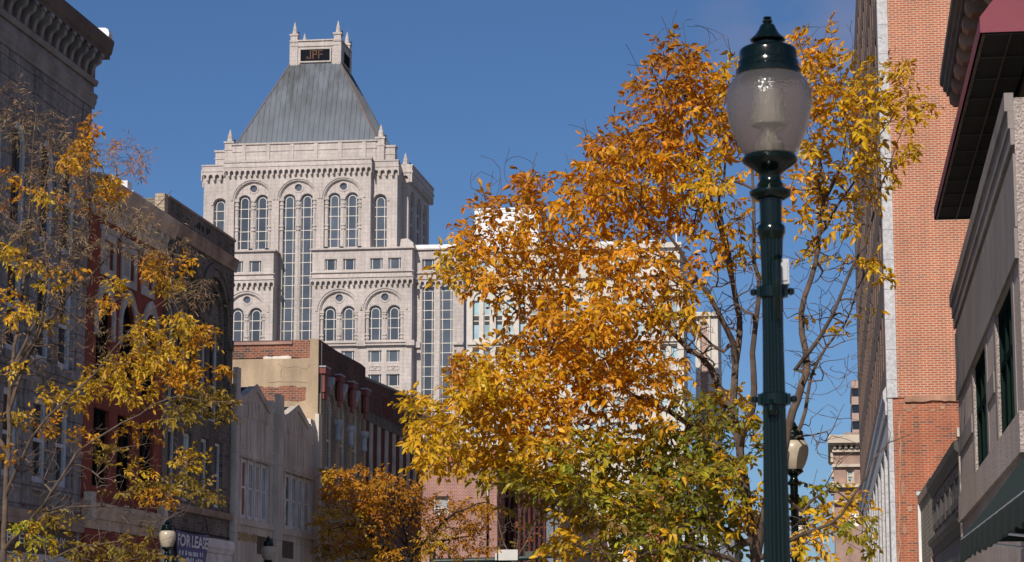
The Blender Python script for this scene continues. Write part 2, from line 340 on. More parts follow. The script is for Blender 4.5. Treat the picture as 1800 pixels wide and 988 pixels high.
# ------------------------------------------------------------------ object helpers
def thing(name, label, cat, loc=(0, 0, 0), group=None):
    o = bpy.data.objects.new(name, None); COL.objects.link(o)
    o.location = loc; o.empty_display_size = 0.3
    o['label'] = label; o['category'] = cat
    if group: o['group'] = group
    return o
def root_loc(o):
    v = Vector((0, 0, 0))
    while o is not None:
        v += o.location; o = o.parent
    return v
class MB:
    def __init__(s, T=None): s.v, s.f, s.T, s.smooth = [], [], T, False
    def P(s, a, b, c): return Vector(s.T(a, b, c)) if s.T else Vector((a, b, c))
    def add(s, pts, faces):
        n = len(s.v); s.v += [s.P(*p) for p in pts]; s.f += [tuple(n + i for i in f) for f in faces]
    def box(s, a0, a1, b0, b1, c0, c1):
        s.add([(a0, b0, c0), (a1, b0, c0), (a1, b1, c0), (a0, b1, c0), (a0, b0, c1), (a1, b0, c1), (a1, b1, c1), (a0, b1, c1)],
              [(0, 3, 2, 1), (4, 5, 6, 7), (0, 1, 5, 4), (1, 2, 6, 5), (2, 3, 7, 6), (3, 0, 4, 7)])
        return s
    def prism(s, poly, d0, d1):
        """poly in (s,z), extruded over the facade's depth from d0 to d1"""
        n = len(poly)
        tris = geometry.tessellate_polygon([[Vector((p[0], p[1], 0)) for p in poly]])
        pts = [(p[0], d0, p[1]) for p in poly] + [(p[0], d1, p[1]) for p in poly]
        fs = [tuple(t) for t in tris] + [tuple(n + i for i in t) for t in tris]
        fs += [(i, (i + 1) % n, n + (i + 1) % n, n + i) for i in range(n)]
        s.add(pts, fs); return s
    def profile(s, prof, s0, s1):
        """closed (d,z) profile run along the facade from s0 to s1 (a moulding)"""
        n = len(prof)
        tris = geometry.tessellate_polygon([[Vector((p[0], p[1], 0)) for p in prof]])
        pts = [(s0, p[0], p[1]) for p in prof] + [(s1, p[0], p[1]) for p in prof]
        fs = [tuple(t) for t in tris] + [tuple(n + i for i in t) for t in tris]
        fs += [(i, (i + 1) % n, n + (i + 1) % n, n + i) for i in range(n)]
        s.add(pts, fs); return s
    def sheet(s, outline, holes, d):
        loops = [[Vector((p[0], p[1], 0)) for p in outline]] + [[Vector((p[0], p[1], 0)) for p in h] for h in holes]
        tris = geometry.tessellate_polygon(loops)
        pts = [(p[0], d, p[1]) for lp in [outline] + list(holes) for p in lp]
        s.add(pts, [tuple(t) for t in tris]); return s
    def wall(s, outline, holes, d, back, reveal):
        """solid wall: front sheet with holes, reveals, sides, back"""
        s.sheet(outline, holes, d); s.sheet(outline, [], back)
        n = len(outline)
        s.add([(p[0], d, p[1]) for p in outline] + [(p[0], back, p[1]) for p in outline],
              [(i, (i + 1) % n, n + (i + 1) % n, n + i) for i in range(n)])
        for h in holes:
            k = len(h)
            s.add([(p[0], d, p[1]) for p in h] + [(p[0], d - reveal, p[1]) for p in h],
                  [(i, (i + 1) % k, k + (i + 1) % k, k + i) for i in range(k)])
        return s
    def ring(s, poly_o, poly_i, d0, d1, closed=True):
        n = len(poly_o); m = n if closed else n - 1
        pts = [(p[0], d1, p[1]) for p in poly_o] + [(p[0], d1, p[1]) for p in poly_i] + [(p[0], d0, p[1]) for p in poly_o] + [(p[0], d0, p[1]) for p in poly_i]
        fs = []
        for i in range(m):
            j = (i + 1) % n
            fs += [(i, j, n + j, n + i), (i, j, 2 * n + j, 2 * n + i), (n + i, n + j, 3 * n + j, 3 * n + i), (2 * n + i, 2 * n + j, 3 * n + j, 3 * n + i)]
        if not closed:
            for i in (0, n - 1): fs.append((i, n + i, 3 * n + i, 2 * n + i))
        s.add(pts, fs); return s
    def lathe(s, prof, cx=0, cy=0, seg=32, flute=None):
        """prof: (r,z); flute=(count,depth)"""
        base = len(s.v)
        for r_, z_ in prof:
            for k in range(seg):
                a = 2 * PI * k / seg; rr = r_
                if flute: rr = r_ * (1 - flute[1] * (0.5 + 0.5 * math.cos(a * flute[0])) ** 2)
                s.v.append(s.P(cx + rr * math.cos(a), cy + rr * math.sin(a), z_))
        for i in range(len(prof) - 1):
            for k in range(seg):
                k2 = (k + 1) % seg
                s.f.append((base + i * seg + k, base + i * seg + k2, base + (i + 1) * seg + k2, base + (i + 1) * seg + k))
        s.f.append(tuple(base + k for k in range(seg))); s.f.append(tuple(base + (len(prof) - 1) * seg + k for k in range(seg)))
        return s
    def tube(s, pts, radii, seg=6):
        base = len(s.v); n = len(pts)
        pts = [Vector(p) for p in pts]
        ref = Vector((0.3, 0.9, 0.2))
        for i, p in enumerate(pts):
            t = (pts[min(i + 1, n - 1)] - pts[max(i - 1, 0)])
            if t.length < 1e-6: t = Vector((0, 0, 1))
            t.normalize(); a = t.cross(ref)
            if a.length < 1e-3: a = t.cross(Vector((1, 0, 0)))
            a.normalize(); b = t.cross(a)
            r_ = radii[i] if hasattr(radii, '__len__') else radii
            for k in range(seg):
                an = 2 * PI * k / seg
                s.v.append(p + a * (r_ * math.cos(an)) + b * (r_ * math.sin(an)))
        for i in range(n - 1):
            for k in range(seg):
                k2 = (k + 1) % seg
                s.f.append((base + i * seg + k, base + i * seg + k2, base + (i + 1) * seg + k2, base + (i + 1) * seg + k))
        s.f.append(tuple(base + k for k in range(seg))); s.f.append(tuple(base + (n - 1) * seg + k for k in range(seg)))
        return s
    def build(s, name, mat, parent=None, label=None, smooth=False, recalc=True):
        off = root_loc(parent) if parent is not None else Vector((0, 0, 0))
        me = bpy.data.meshes.new(name)
        me.from_pydata([v - off for v in s.v], [], s.f)
        if recalc:
            bm = bmesh.new(); bm.from_mesh(me)
            bmesh.ops.remove_doubles(bm, verts=bm.verts, dist=1e-5)
            bmesh.ops.recalc_face_normals(bm, faces=bm.faces)
            bm.to_mesh(me); bm.free()
        me.materials.append(M[mat] if isinstance(mat, str) else mat)
        o = bpy.data.objects.new(name, me); COL.objects.link(o)
        if parent is not None: o.parent = parent
        if label: o['label'] = label
        if smooth:
            for p in me.polygons: p.use_smooth = True
            bm = bmesh.new(); bm.from_mesh(me)
            for e in bm.edges:
                if len(e.link_faces) == 2 and e.calc_face_angle(0) > R(38): e.smooth = False
            bm.to_mesh(me); bm.free()
        return o
def struct(o, kind='structure'): o['kind'] = kind; return o
def tag(o, label, cat, group=None):
    o['label'] = label; o['category'] = cat
    if group: o['group'] = group
    return o
def copy_tree(o, parent=None):
    c = o.copy(); COL.objects.link(c)
    if parent is not None: c.parent = parent
    for ch in [x for x in bpy.data.objects if x.parent == o]: copy_tree(ch, c)
    return c

# outlines
def rect(s0, s1, z0, z1): return [(s0, z0), (s1, z0), (s1, z1), (s0, z1)]
def arch(sc, w, z0, zs, seg=14, rise=None, point=0.0):
    """opening of width w, from z0 up to springing zs, round (or elliptical / pointed) head"""
    r_ = w / 2; rise = r_ if rise is None else rise
    pts = [(sc - r_, z0), (sc + r_, z0)]
    for i in range(seg + 1):
        a = PI * i / seg
        x = math.cos(a); y = math.sin(a)
        if point: y = y + point * (1 - abs(x))
        pts.append((sc + r_ * x, zs + rise * y))
    return pts
def circ(sc, zc, r_, seg=20): return [(sc + r_ * math.cos(2 * PI * i / seg), zc + r_ * math.sin(2 * PI * i / seg)) for i in range(seg)]
def inset(poly, w):
    n = len(poly); out = []
    area = sum(poly[i][0] * poly[(i + 1) % n][1] - poly[(i + 1) % n][0] * poly[i][1] for i in range(n))
    sg = 1 if area > 0 else -1
    for i in range(n):
        p0, p1, p2 = Vector(poly[i - 1]), Vector(poly[i]), Vector(poly[(i + 1) % n])
        e1, e2 = (p1 - p0), (p2 - p1)
        if e1.length < 1e-6 or e2.length < 1e-6:
            e = e1 if e1.length > e2.length else e2; e1 = e2 = e
        e1 = e1.normalized(); e2 = e2.normalized()
        n1, n2 = Vector((-e1.y, e1.x)) * sg, Vector((-e2.y, e2.x)) * sg
        b = n1 + n2
        b = b / max(b.length_squared * 0.5, 0.3)
        q = p1 + b * w
        out.append((q.x, q.y))
    return out
def half_ring(sc, zs, r_o, r_i, seg=18, leg=0.0):
    o = [(sc + r_o * math.cos(PI * i / seg), zs + r_o * math.sin(PI * i / seg)) for i in range(seg + 1)]
    n = [(sc + r_i * math.cos(PI * i / seg), zs + r_i * math.sin(PI * i / seg)) for i in range(seg + 1)]
    if leg: o = [(sc + r_o, zs - leg)] + o + [(sc - r_o, zs - leg)]; n = [(sc + r_i, zs - leg)] + n + [(sc - r_i, zs - leg)]
    return o, n

def window(parent, T, hole, d, glass='win_dark', frame='win_frame_white', fw=0.06, bars_v=(), bars_h=(), bw=0.04, ft=0.06, inner=None):
    """frame mesh with a pane child; bars given as absolute s / z positions, clipped roughly to the opening's box"""
    mb = MB(T)
    mb.ring(hole, inset(hole, fw), d, d + ft)
    ss = [p[0] for p in hole]; zz = [p[1] for p in hole]
    for b in bars_v:
        if isinstance(b, tuple): b, zt = b
        else: zt = max(zz)
        mb.box(b - bw / 2, b + bw / 2, d + 0.004, d + ft * 0.9, min(zz) + fw * .5, zt - fw * .5)
    for b in bars_h: mb.box(min(ss) + fw * .5, max(ss) - fw * .5, d + 0.006, d + ft * 0.85, b - bw / 2, b + bw / 2)
    if inner:
        mb.ring(inner, inset(inner, bw), d + 0.005, d + ft * 0.9)
    f = mb.build('window', frame, parent)
    MB(T).prism(hole, d - 0.06, d).build('pane', glass, f)
    return f

def FL(y, d, z): return (XL + (d * .38 + .003 if d > 0 else (d * .5 if d > -1 else d)), y, z)   # left row of facades, looking +X
def FR(y, d, z): return (XR - (d * .4 if 0 < d < 1 else d), y, z)          # right row of facades, looking -X
def FF(y0):                                     # facades that look towards the camera
    return lambda x, d, z: (x, y0 - d, z)
def brkt(mb, T, s, w, d, z0, z1):
    """scroll bracket profile, w wide, projecting d at its top"""
    old = mb.T; mb.T = T
    h = z1 - z0
    prof = [(0, z0), (d * .25, z0 + h * .05), (d * .33, z0 + h * .3), (d * .5, z0 + h * .5), (d * .92, z0 + h * .62), (d, z0 + h * .8), (d, z1), (0, z1)]
    mb.profile(prof, s - w / 2, s + w / 2); mb.T = old
def text_mesh(txt, size, T, s0, d, z0, name, mat, parent, width=None, flip=False, thick=0.01, shear=0, bold=0.0):
    cu = bpy.data.curves.new('t', 'FONT'); cu.body = txt; cu.size = size; cu.extrude = 0; cu.shear = shear; cu.offset = bold; cu.resolution_u = 3
    ob = bpy.data.objects.new('t', cu); COL.objects.link(ob)
    dg = bpy.context.evaluated_depsgraph_get(); dg.update()
    me = bpy.data.meshes.new_from_object(ob.evaluated_get(dg))
    bpy.data.objects.remove(ob, do_unlink=True)
    xs = [v.co.x for v in me.vertices]; w = max(xs) - min(xs); k = (width / w) if width else 1.0; x0 = min(xs)
    mb = MB(T)
    for v in me.vertices:
        x = (v.co.x - x0) * k
        mb.v.append(mb.P(s0 + x, d, z0 + v.co.y))
    mb.f = [tuple(p.vertices) for p in me.polygons]
    n = len(mb.v)
    return mb.build(name, mat, parent)

# ------------------------------------------------------------------ ground, road, pavements
g = MB(); g.add([(-3000, -500, 0), (3000, -500, 0), (3000, 5000, 0), (-3000, 5000, 0)], [(0, 1, 2, 3)])
struct(g.build('ground', 'earth'))
g = MB(); g.add([(-12.4, -80, .004), (-1.4, -80, .004), (-1.4, 420, .004), (-12.4, 420, .004)], [(0, 1, 2, 3)])
struct(g.build('road', 'asphalt'))
for nm, x0, x1 in (('pavement', -17.6, -12.4), ('pavement', -1.4, 2.1)):
    g = MB(); g.box(x0, x1, -80, 420, 0.001, 0.14); struct(g.build(nm, 'concrete'))
g = MB()
g.box(-7.05, -6.93, -80, 420, 0.005, .008); g.box(-6.77, -6.65, -80, 420, 0.005, .008)
struct(g.build('road_markings', 'paint_yellow'))
g = MB()
for y in range(0, 400, 7): g.box(-10.2, -10.1, y, y + 2, 0.005, .008); g.box(-3.8, -3.7, y, y + 2, 0.005, .008)
struct(g.build('road_lines', 'paint_white'))
# ------------------------------------------------------------------ the office tower
def arcade(mb, s0, s1, zb, zt, n, d0, d1):
    """corbel table: a band with n little arches bitten out of its lower edge"""
    p = (s1 - s0) / n; r_ = p * 0.33; h = zt - zb; zsp = zb + h * 0.42
    poly = [(s1, zt), (s0, zt), (s0, zb)]
    for i in range(n):
        a = s0 + i * p; c = a + p / 2
        poly += [(c - r_, zb)] if i == 0 else [(a - p / 2 + r_ + 0.0, zb), (c - r_, zb)]
        if i: poly[-2] = (s0 + (i - 1) * p + p / 2 + r_, zb)
        poly += [(c - r_, zsp)] + [(c - r_ * math.cos(PI * k / 6), zsp + r_ * math.sin(PI * k / 6)) for k in range(1, 6)] + [(c + r_, zsp)]
    poly += [(s1 - p / 2 + r_, zb), (s1, zb)]
    mb.prism(poly, d0, d1)
def tw(u, v, y=400): p = at_Y(u, v, y); return p.x, p.z
tower = thing('office_tower', 'tall pale stone tower with steep grey hipped roof and lit message board', 'tower', (-93.5, 417.5, 0))
XC = tw(523.5, 340)[0]
K = (tw(652, 350)[0] - tw(397, 350)[0]) / 255.0
zt = lambda v, u=523.5, y=400: tw(u, v, y)[1]
T0 = FF(400.0)
def txy(u): return XC + (u - 523.5) * K
mb0, mb1, mring, mled = MB(T0), MB(T0), MB(T0), MB(T0)
# --- main bay, three great arches
xa, xb = XC - 127.5 * K, XC + 127.5 * K
z_par, z_at, z_ab = zt(282.5), zt(293), zt(308)
ZB = zt(760)
z_sp = zt(353); z_pod = zt(437)
RO = 33 * K
arch_c = [XC - 79 * K, XC, XC + 79 * K]
holes0 = [arch(c, 2 * RO, (ZB if i == 1 else z_pod), z_sp + .3, 20) for i, c in enumerate(arch_c)]
MB(T0).wall(rect(xa, xb, ZB - 1, z_par), holes0, 0, -14, 0.5).build('wall', 'tower_stone', tower)
WW = 22.5 * K
w_sp = zt(351)
def tall_window(T, sc, z0, zsp, d, zs_list, w=WW):
    hole = arch(sc, w, z0, zsp, 14)
    inner = arch(sc, w - 8 * K, z0, zsp, 14)
    return window(tower, T, hole, d, 'tower_glass', 'tower_frame', 0.10, (), zs_list, 0.13, 0.10, inner)
vh = []
v_ = 364.0
while v_ < 760: vh += [v_, v_ + 16.5]; v_ += 40.0
colz = [zt(358), zt(396)]
def colonnette(T, sc, z0, z1, rings):
    mb = MB(T); r_ = 0.26
    mb.box(sc - .09, sc + .09, -0.7, -0.30, z0, z1)
    mb.box(sc - .24, sc + .24, -0.7, -0.38, z0, z1)
    for z in rings:
        for dz in (0, .65): mb.box(sc - .36, sc + .36, -0.7, -0.2, z - dz - .16, z - dz + .12)
    mb.box(sc - .42, sc + .42, -0.7, -0.18, z1 - .1, z1 + .35)
    mb.build('colonnette', 'tower_stone', tower)
for i, c in enumerate(arch_c):
    z0 = ZB if i == 1 else z_pod
    hs = [arch(c + s * 15.6 * K, WW, z0 + .1, w_sp, 14) for s in (-1, 1)] + [circ(c, zt(329), 6.3 * K)]
    MB(T0).wall([(c - RO - .05, z0 - .05)] + [(c + RO + .05, z0 - .05)] + [(p[0], p[1]) for p in arch(c, 2 * RO + .1, z0, z_sp + .35, 20)[2:]], hs, -0.5, -1.6, 0.45).build('arch_infill', 'tower_stone', tower)
    for s in (-1, 1):
        tall_window(T0, c + s * 15.6 * K, z0 + .1, w_sp, -0.9, [zt(v) for v in vh if zt(v) > z0 + .5])
    window(tower, T0, circ(c, zt(329), 6.3 * K), -0.8, 'tower_glass', 'tower_stone', .06)
    o, n = half_ring(c, z_sp + .3, 39 * K, 35.5 * K, 22); mring.ring(o, n, 0, .16, False)
    o, n = half_ring(c, z_sp + .3, 34.8 * K, 31.5 * K, 22); mring.ring(o, n, -.49, -.2, False)
    for s in (-1, 1):
        o, n = half_ring(c + s * 15.6 * K, w_sp, 14.2 * K, 11.4 * K, 16); mring.ring(o, n, -.49, -.38, False)
    mring.ring(circ(c, zt(329), 9.2 * K), circ(c, zt(329), 6.4 * K), -.49, -.41)
    for s in (-28.6, 0, 28.6): colonnette(T0, c + s * K, z0, w_sp, colz)
mring.build('archivolts', 'tower_stone', tower)
mb = MB(T0); arcade(mb, xa - .3, xb + .3, z_ab, z_at, 27, 0, .75); mb.build('corbel_table', 'tower_stone', tower)
mb = MB(T0); mb.box(xa - .35, xb + .35, 0.01, .85, z_at + .003, z_at + .35); mb.box(xa - .2, xb + .2, 0.01, .6, z_at + .36, z_par - .2); mb.box(xa - .3, xb + .3, -.6, .75, z_par - .19, z_par + .15)
mb.build('parapet', 'tower_stone', tower)
# --- side wings, one tall window each
TW = FF(401.7); k2 = 401.7 / 400
hw_w = 18.2
for s in (-1, 1):
    a, b = sorted((XC + s * 12.5, XC + s * hw_w))
    c = XC + s * (668 - 523.5 - 3.2) * K * 1.0
    hole = arch(c, 23 * K, z_pod, zt(354), 14)
    MB(TW).wall(rect(a, b, ZB, z_par - .4), [hole], 0, -12, .7).build('wall', 'tower_stone', tower)
    window(tower, TW, hole, -.6, 'tower_glass', 'tower_frame', .1, (), [zt(v) for v in vh if zt(v) > z_pod + .5], .13, .1, arch(c, 15 * K, z_pod, zt(354), 14))
    mb = MB(TW); o, n = half_ring(c, zt(354), 16 * K, 12.2 * K, 16, 0); mb.ring(o, n, 0, .2, False); mb.build('archivolts', 'tower_stone', tower)
    mb = MB(TW); arcade(mb, a + (0 if s > 0 else -.4), b + (.4 if s > 0 else 0), z_ab - .3, z_at - .3, 5, 0, .7); mb.build('corbel_table', 'tower_stone', tower)
    mb = MB(TW); mb.box(a - .4, b + .4, .01, .8, z_at - .297, z_at + .05); mb.box(a - .3, b + .3, .01, .65, z_at + .053, z_par - .35); mb.box(a - .35, b + .35, -.5, .8, z_par - .34, z_par - .1); mb.build('parapet', 'tower_stone', tower)
# --- core block: its corners and the shaded right side
CX0, CX1 = XC - 19.4, XC + 19.4
YF, YBK = 406.5, 428.5
mb = MB(); mb.box(CX0, CX1 - 1.0, YF, YBK, ZB, z_par - .5); mb.build('core_wall', 'tower_stone', tower)
TS = lambda y, d, z: (CX1 + d, y, z)
hs = []; cs = [YF + 4.2 + i * 6.8 for i in range(3)]
hs = [arch(c, 5.0, ZB + .5, z_sp + .8, 16) for c in cs]
MB(TS).wall(rect(YF, YBK, ZB, z_par - .5), hs, 0, -.99, .7).build('wall', 'tower_stone', tower)
for c in cs: window(tower, TS, arch(c, 5.0, ZB + .5, z_sp + .8, 16), -.6, 'tower_glass', 'tower_stone', .5, (c,), [z_pod + 3.0 * i for i in range(5)], .5, .2)
TC = FF(YF)
for s in (-1, 1):
    e = XC + s * 19.4; a, b = sorted((e, e - s * 2.6))
    mb = MB(TC); arcade(mb, a - .3, b + .3, z_ab - .6, z_at - .5, 2, 0, .7); mb.build('corbel_table', 'tower_stone', tower)
    mb = MB(TC); mb.box(a - .5, b + .5, .01, .85, z_at - .49, z_at - .1); mb.box(a - .4, b + .4, .01, .7, z_at - .097, z_par - .3); mb.build('parapet', 'tower_stone', tower)
mb = MB(TS); arcade(mb, YF - .6, YBK + .6, z_ab - .6, z_at - .5, 16, 0.01, .75); mb.build('corbel_table', 'tower_stone', tower)
mb = MB(TS); mb.box(YF - .7, YBK + .7, .012, .9, z_at - .49, z_at - .1); mb.box(YF - .6, YBK + .6, .012, .75, z_at - .097, z_par - .3); mb.box(YF - .65, YBK + .65, -.4, .9, z_par - .297, z_par - .05); mb.build('parapet', 'tower_stone', tower)
mb = MB(); mb.box(CX0 - .3, CX1 - .5, YF + .3, YBK, z_par - 1.2, z_par - .45); mb.build('roof_deck', 'tower_stone', tower)
# --- set-back attic, stepped corner piers and pinnacles
YA = 404.4; z_ev = zt(252.5, 541, 406)
hA = 13.6
mb = MB(FF(YA)); mb.box(XC - hA, XC + hA, -26, 0, z_par - 1.2, z_ev - .3); mb.box(XC - hA - .25, XC + hA + .25, -26.2, .25, z_ev - .29, z_ev)
for x in np.linspace(-hA + 2.2, hA - 2.2, 6): mb.box(XC + x - .35, XC + x + .35, .002, .18, z_par - .5, z_ev - .3)
mb.box(XC - hA - .1, XC + hA + .1, .003, .12, z_ev - 1.6, z_ev - 1.4)
mb.build('attic_wall', 'tower_stone', tower)
def pier(x, y, w, z0, z1, pin=True):
    mb = MB(); mb.box(x - w / 2, x + w / 2, y - w / 2, y + w / 2, z0, z1)
    mb.box(x - w / 2 - .18, x + w / 2 + .18, y - w / 2 - .18, y + w / 2 + .18, z1 - .35, z1)
    mb.box(x - w / 2 - .12, x + w / 2 + .12, y - w / 2 - .12, y + w / 2 + .12, z1 - 1.7, z1 - 1.5)
    o = mb.build('pier', 'tower_stone', tower)
    if pin:
        mb = MB(); q = w * .30
        mb.lathe([(q * 1.45, z1), (q * 1.25, z1 + .2), (q * 1.0, z1 + .9), (q * 1.08, z1 + .95), (q * .55, z1 + 1.7), (q * .6, z1 + 1.75), (0.03, z1 + 2.5)], x, y, 8)
        mb.build('pinnacle', 'tower_stone', o)
        mb = MB(); mb.box(x + w * .5, x + w * .5 + .3, y - .6, y - .3, z1 + .02, z1 + .35); mb.build('spotlight', 'bronze', o)
for s in (-1, 1):
    for yy in (YA + .9, 430.2): pier(XC + s * 14.35, yy, 1.6, z_par - 1, z_ev + .55)
    pier(XC + s * 16.1, YA + 1.6, 1.9, z_par - 1.2, z_ev - 1.0, False)
# --- roof
RH = 13.75
rb = [(XC - RH, 406.6), (XC + RH, 406.6), (XC + RH, 428.0), (XC - RH, 428.0)]
zr1 = at_Y(552, 112.5, 412.7).z
hb = 4.95; YB0, YB1 = 412.7, 422.4
rt = [(XC - hb, YB0), (XC + hb, YB0), (XC + hb, YB1), (XC - hb, YB1)]
mb = MB(); mb.add([(x, y, z_ev + .02) for x, y in rb] + [(x, y, zr1) for x, y in rt], [(0, 1, 5, 4), (1, 2, 6, 5), (2, 3, 7, 6), (3, 0, 4, 7), (0, 3, 2, 1), (4, 5, 6, 7)])
roof = mb.build('roof', 'roof_metal', tower)
seam = MB()
n = 28
for i in range(n + 1):
    x = -RH + 2 * RH * i / n
    t1 = 1.0 if abs(x) <= hb else (RH - abs(x)) / (RH - hb)
    if t1 < .03: continue
    p0 = Vector((XC + x, 406.6, z_ev + .05)); p1 = Vector((XC + x, 406.6 + (YB0 - 406.6) * t1, z_ev + .05 + (zr1 - z_ev - .05) * t1))
    seam.tube([p0 + Vector((0, -.03, 0)), p1 + Vector((0, -.03, 0))], .055, 4)
for i in range(23):
    y = 406.6 + 21.4 * i / 22
    t1 = min(1.0, (y - 406.6) / (YB0 - 406.6) if y < YB0 else (1.0 if y <= YB1 else (428.0 - y) / (428.0 - YB1)))
    if t1 < .03: continue
    seam.tube([(XC + RH + .03, y, z_ev + .05), (XC + RH + .03 + (hb - RH) * t1, y, z_ev + .05 + (zr1 - z_ev - .05) * t1)], .055, 4)
seam.build('standing_seams', 'roof_metal', roof)
for a, b in zip(rb, rt): MB().tube([(a[0], a[1], z_ev + .06), (b[0], b[1], zr1 + .04)], .16, 5).build('hip_flashing', 'copper', roof)
MB().box(XC - RH - .1, XC + RH + .1, 406.45, 406.65, z_ev + .01, z_ev + .35).build('eaves_flashing', 'copper', roof)
MB().box(XC + RH - .05, XC + RH + .1, 406.66, 428, z_ev + .01, z_ev + .35).build('eaves_flashing', 'copper', roof)
# --- crown block with the message boards
zb1 = at_Y(552, 69.5, 412.7).z
TB = FF(YB0); TBS = lambda y, d, z: (XC + hb + d, y, z)
mb = MB(); mb.box(XC - hb + .15, XC + hb - .15, YB0 + .15, YB1 - .15, zr1 - 1.0, zb1 - .25); mb.box(XC - hb - .1, XC + hb + .1, YB0 - .1, YB1 + .1, zb1 - .249, zb1)
for sx in (-1, 1):
    for sy in (YB0 + .75, YB1 - .75):
        mb.box(XC + sx * (hb - .72) - .78, XC + sx * (hb - .72) + .78, sy - .80, sy + .80, zr1 - .6, zb1 - .6)
mb.box(XC - hb + .16, XC + hb - .16, YB0 - .05, YB0 + .14, zb1 - 1.3, zb1 - 1.22)
mb.build('crown_block', 'tower_stone', tower)
for sx in (-1, 1):
    for sy in (YB0 + .75, YB1 - .75): pier(XC + sx * (hb - .72), sy, 1.35, zb1 - .3, zb1 + 1.25)
def board(T, sc, w, z0, z1, letters):
    mb = MB(T); mb.box(sc - w / 2, sc + w / 2, -.1, .10, z0, z1); b = mb.build('message_board', 'led_black', tower)
    mb = MB(T)
    for i in range(1, 10): z = z0 + (z1 - z0) * i / 10; mb.box(sc - w / 2 + .1, sc + w / 2 - .1, .101, .13, z - .02, z + .02)
    mb.build('lamp_rows', 'bronze', b)
    mb = MB(T); mb.ring(rect(sc - w / 2 - .25, sc + w / 2 + .25, z0 - .25, z1 + .25), rect(sc - w / 2, sc + w / 2, z0, z1), -.05, .2); mb.build('board_frame', 'tower_stone', b)
    if letters:
        G = {'J': ['..X', '..X', '..X', '..X', '..X', 'X.X', 'XXX'], 'P': ['XXX', 'X.X', 'X.X', 'XXX', 'X..', 'X..', 'X..'], 'F': ['XXX', 'X..', 'X..', 'XXX', 'X..', 'X..', 'X..']}
        mb = MB(T); px = w * .055; pz = (z1 - z0) * .105
        for k, ch in enumerate('JPF'):
            for r_, row in enumerate(G[ch]):
                for c_, q in enumerate(row):
                    if q == 'X':
                        x = sc - w * .27 + k * px * 3.55 + c_ * px; z = z1 - (z1 - z0) * .12 - r_ * pz
                        mb.box(x - px * .3, x + px * .3, .102, .16, z - pz * .32, z + pz * .32)
        mb.build('lettering', 'led', b)
zl0, zl1 = at_Y(552, 107.5, 412.7).z, at_Y(552, 87, 412.7).z
board(TB, XC, 5.7, zl0, zl1, True)
board(TBS, (YB0 + YB1) / 2, 5.7, zl0, zl1, False)
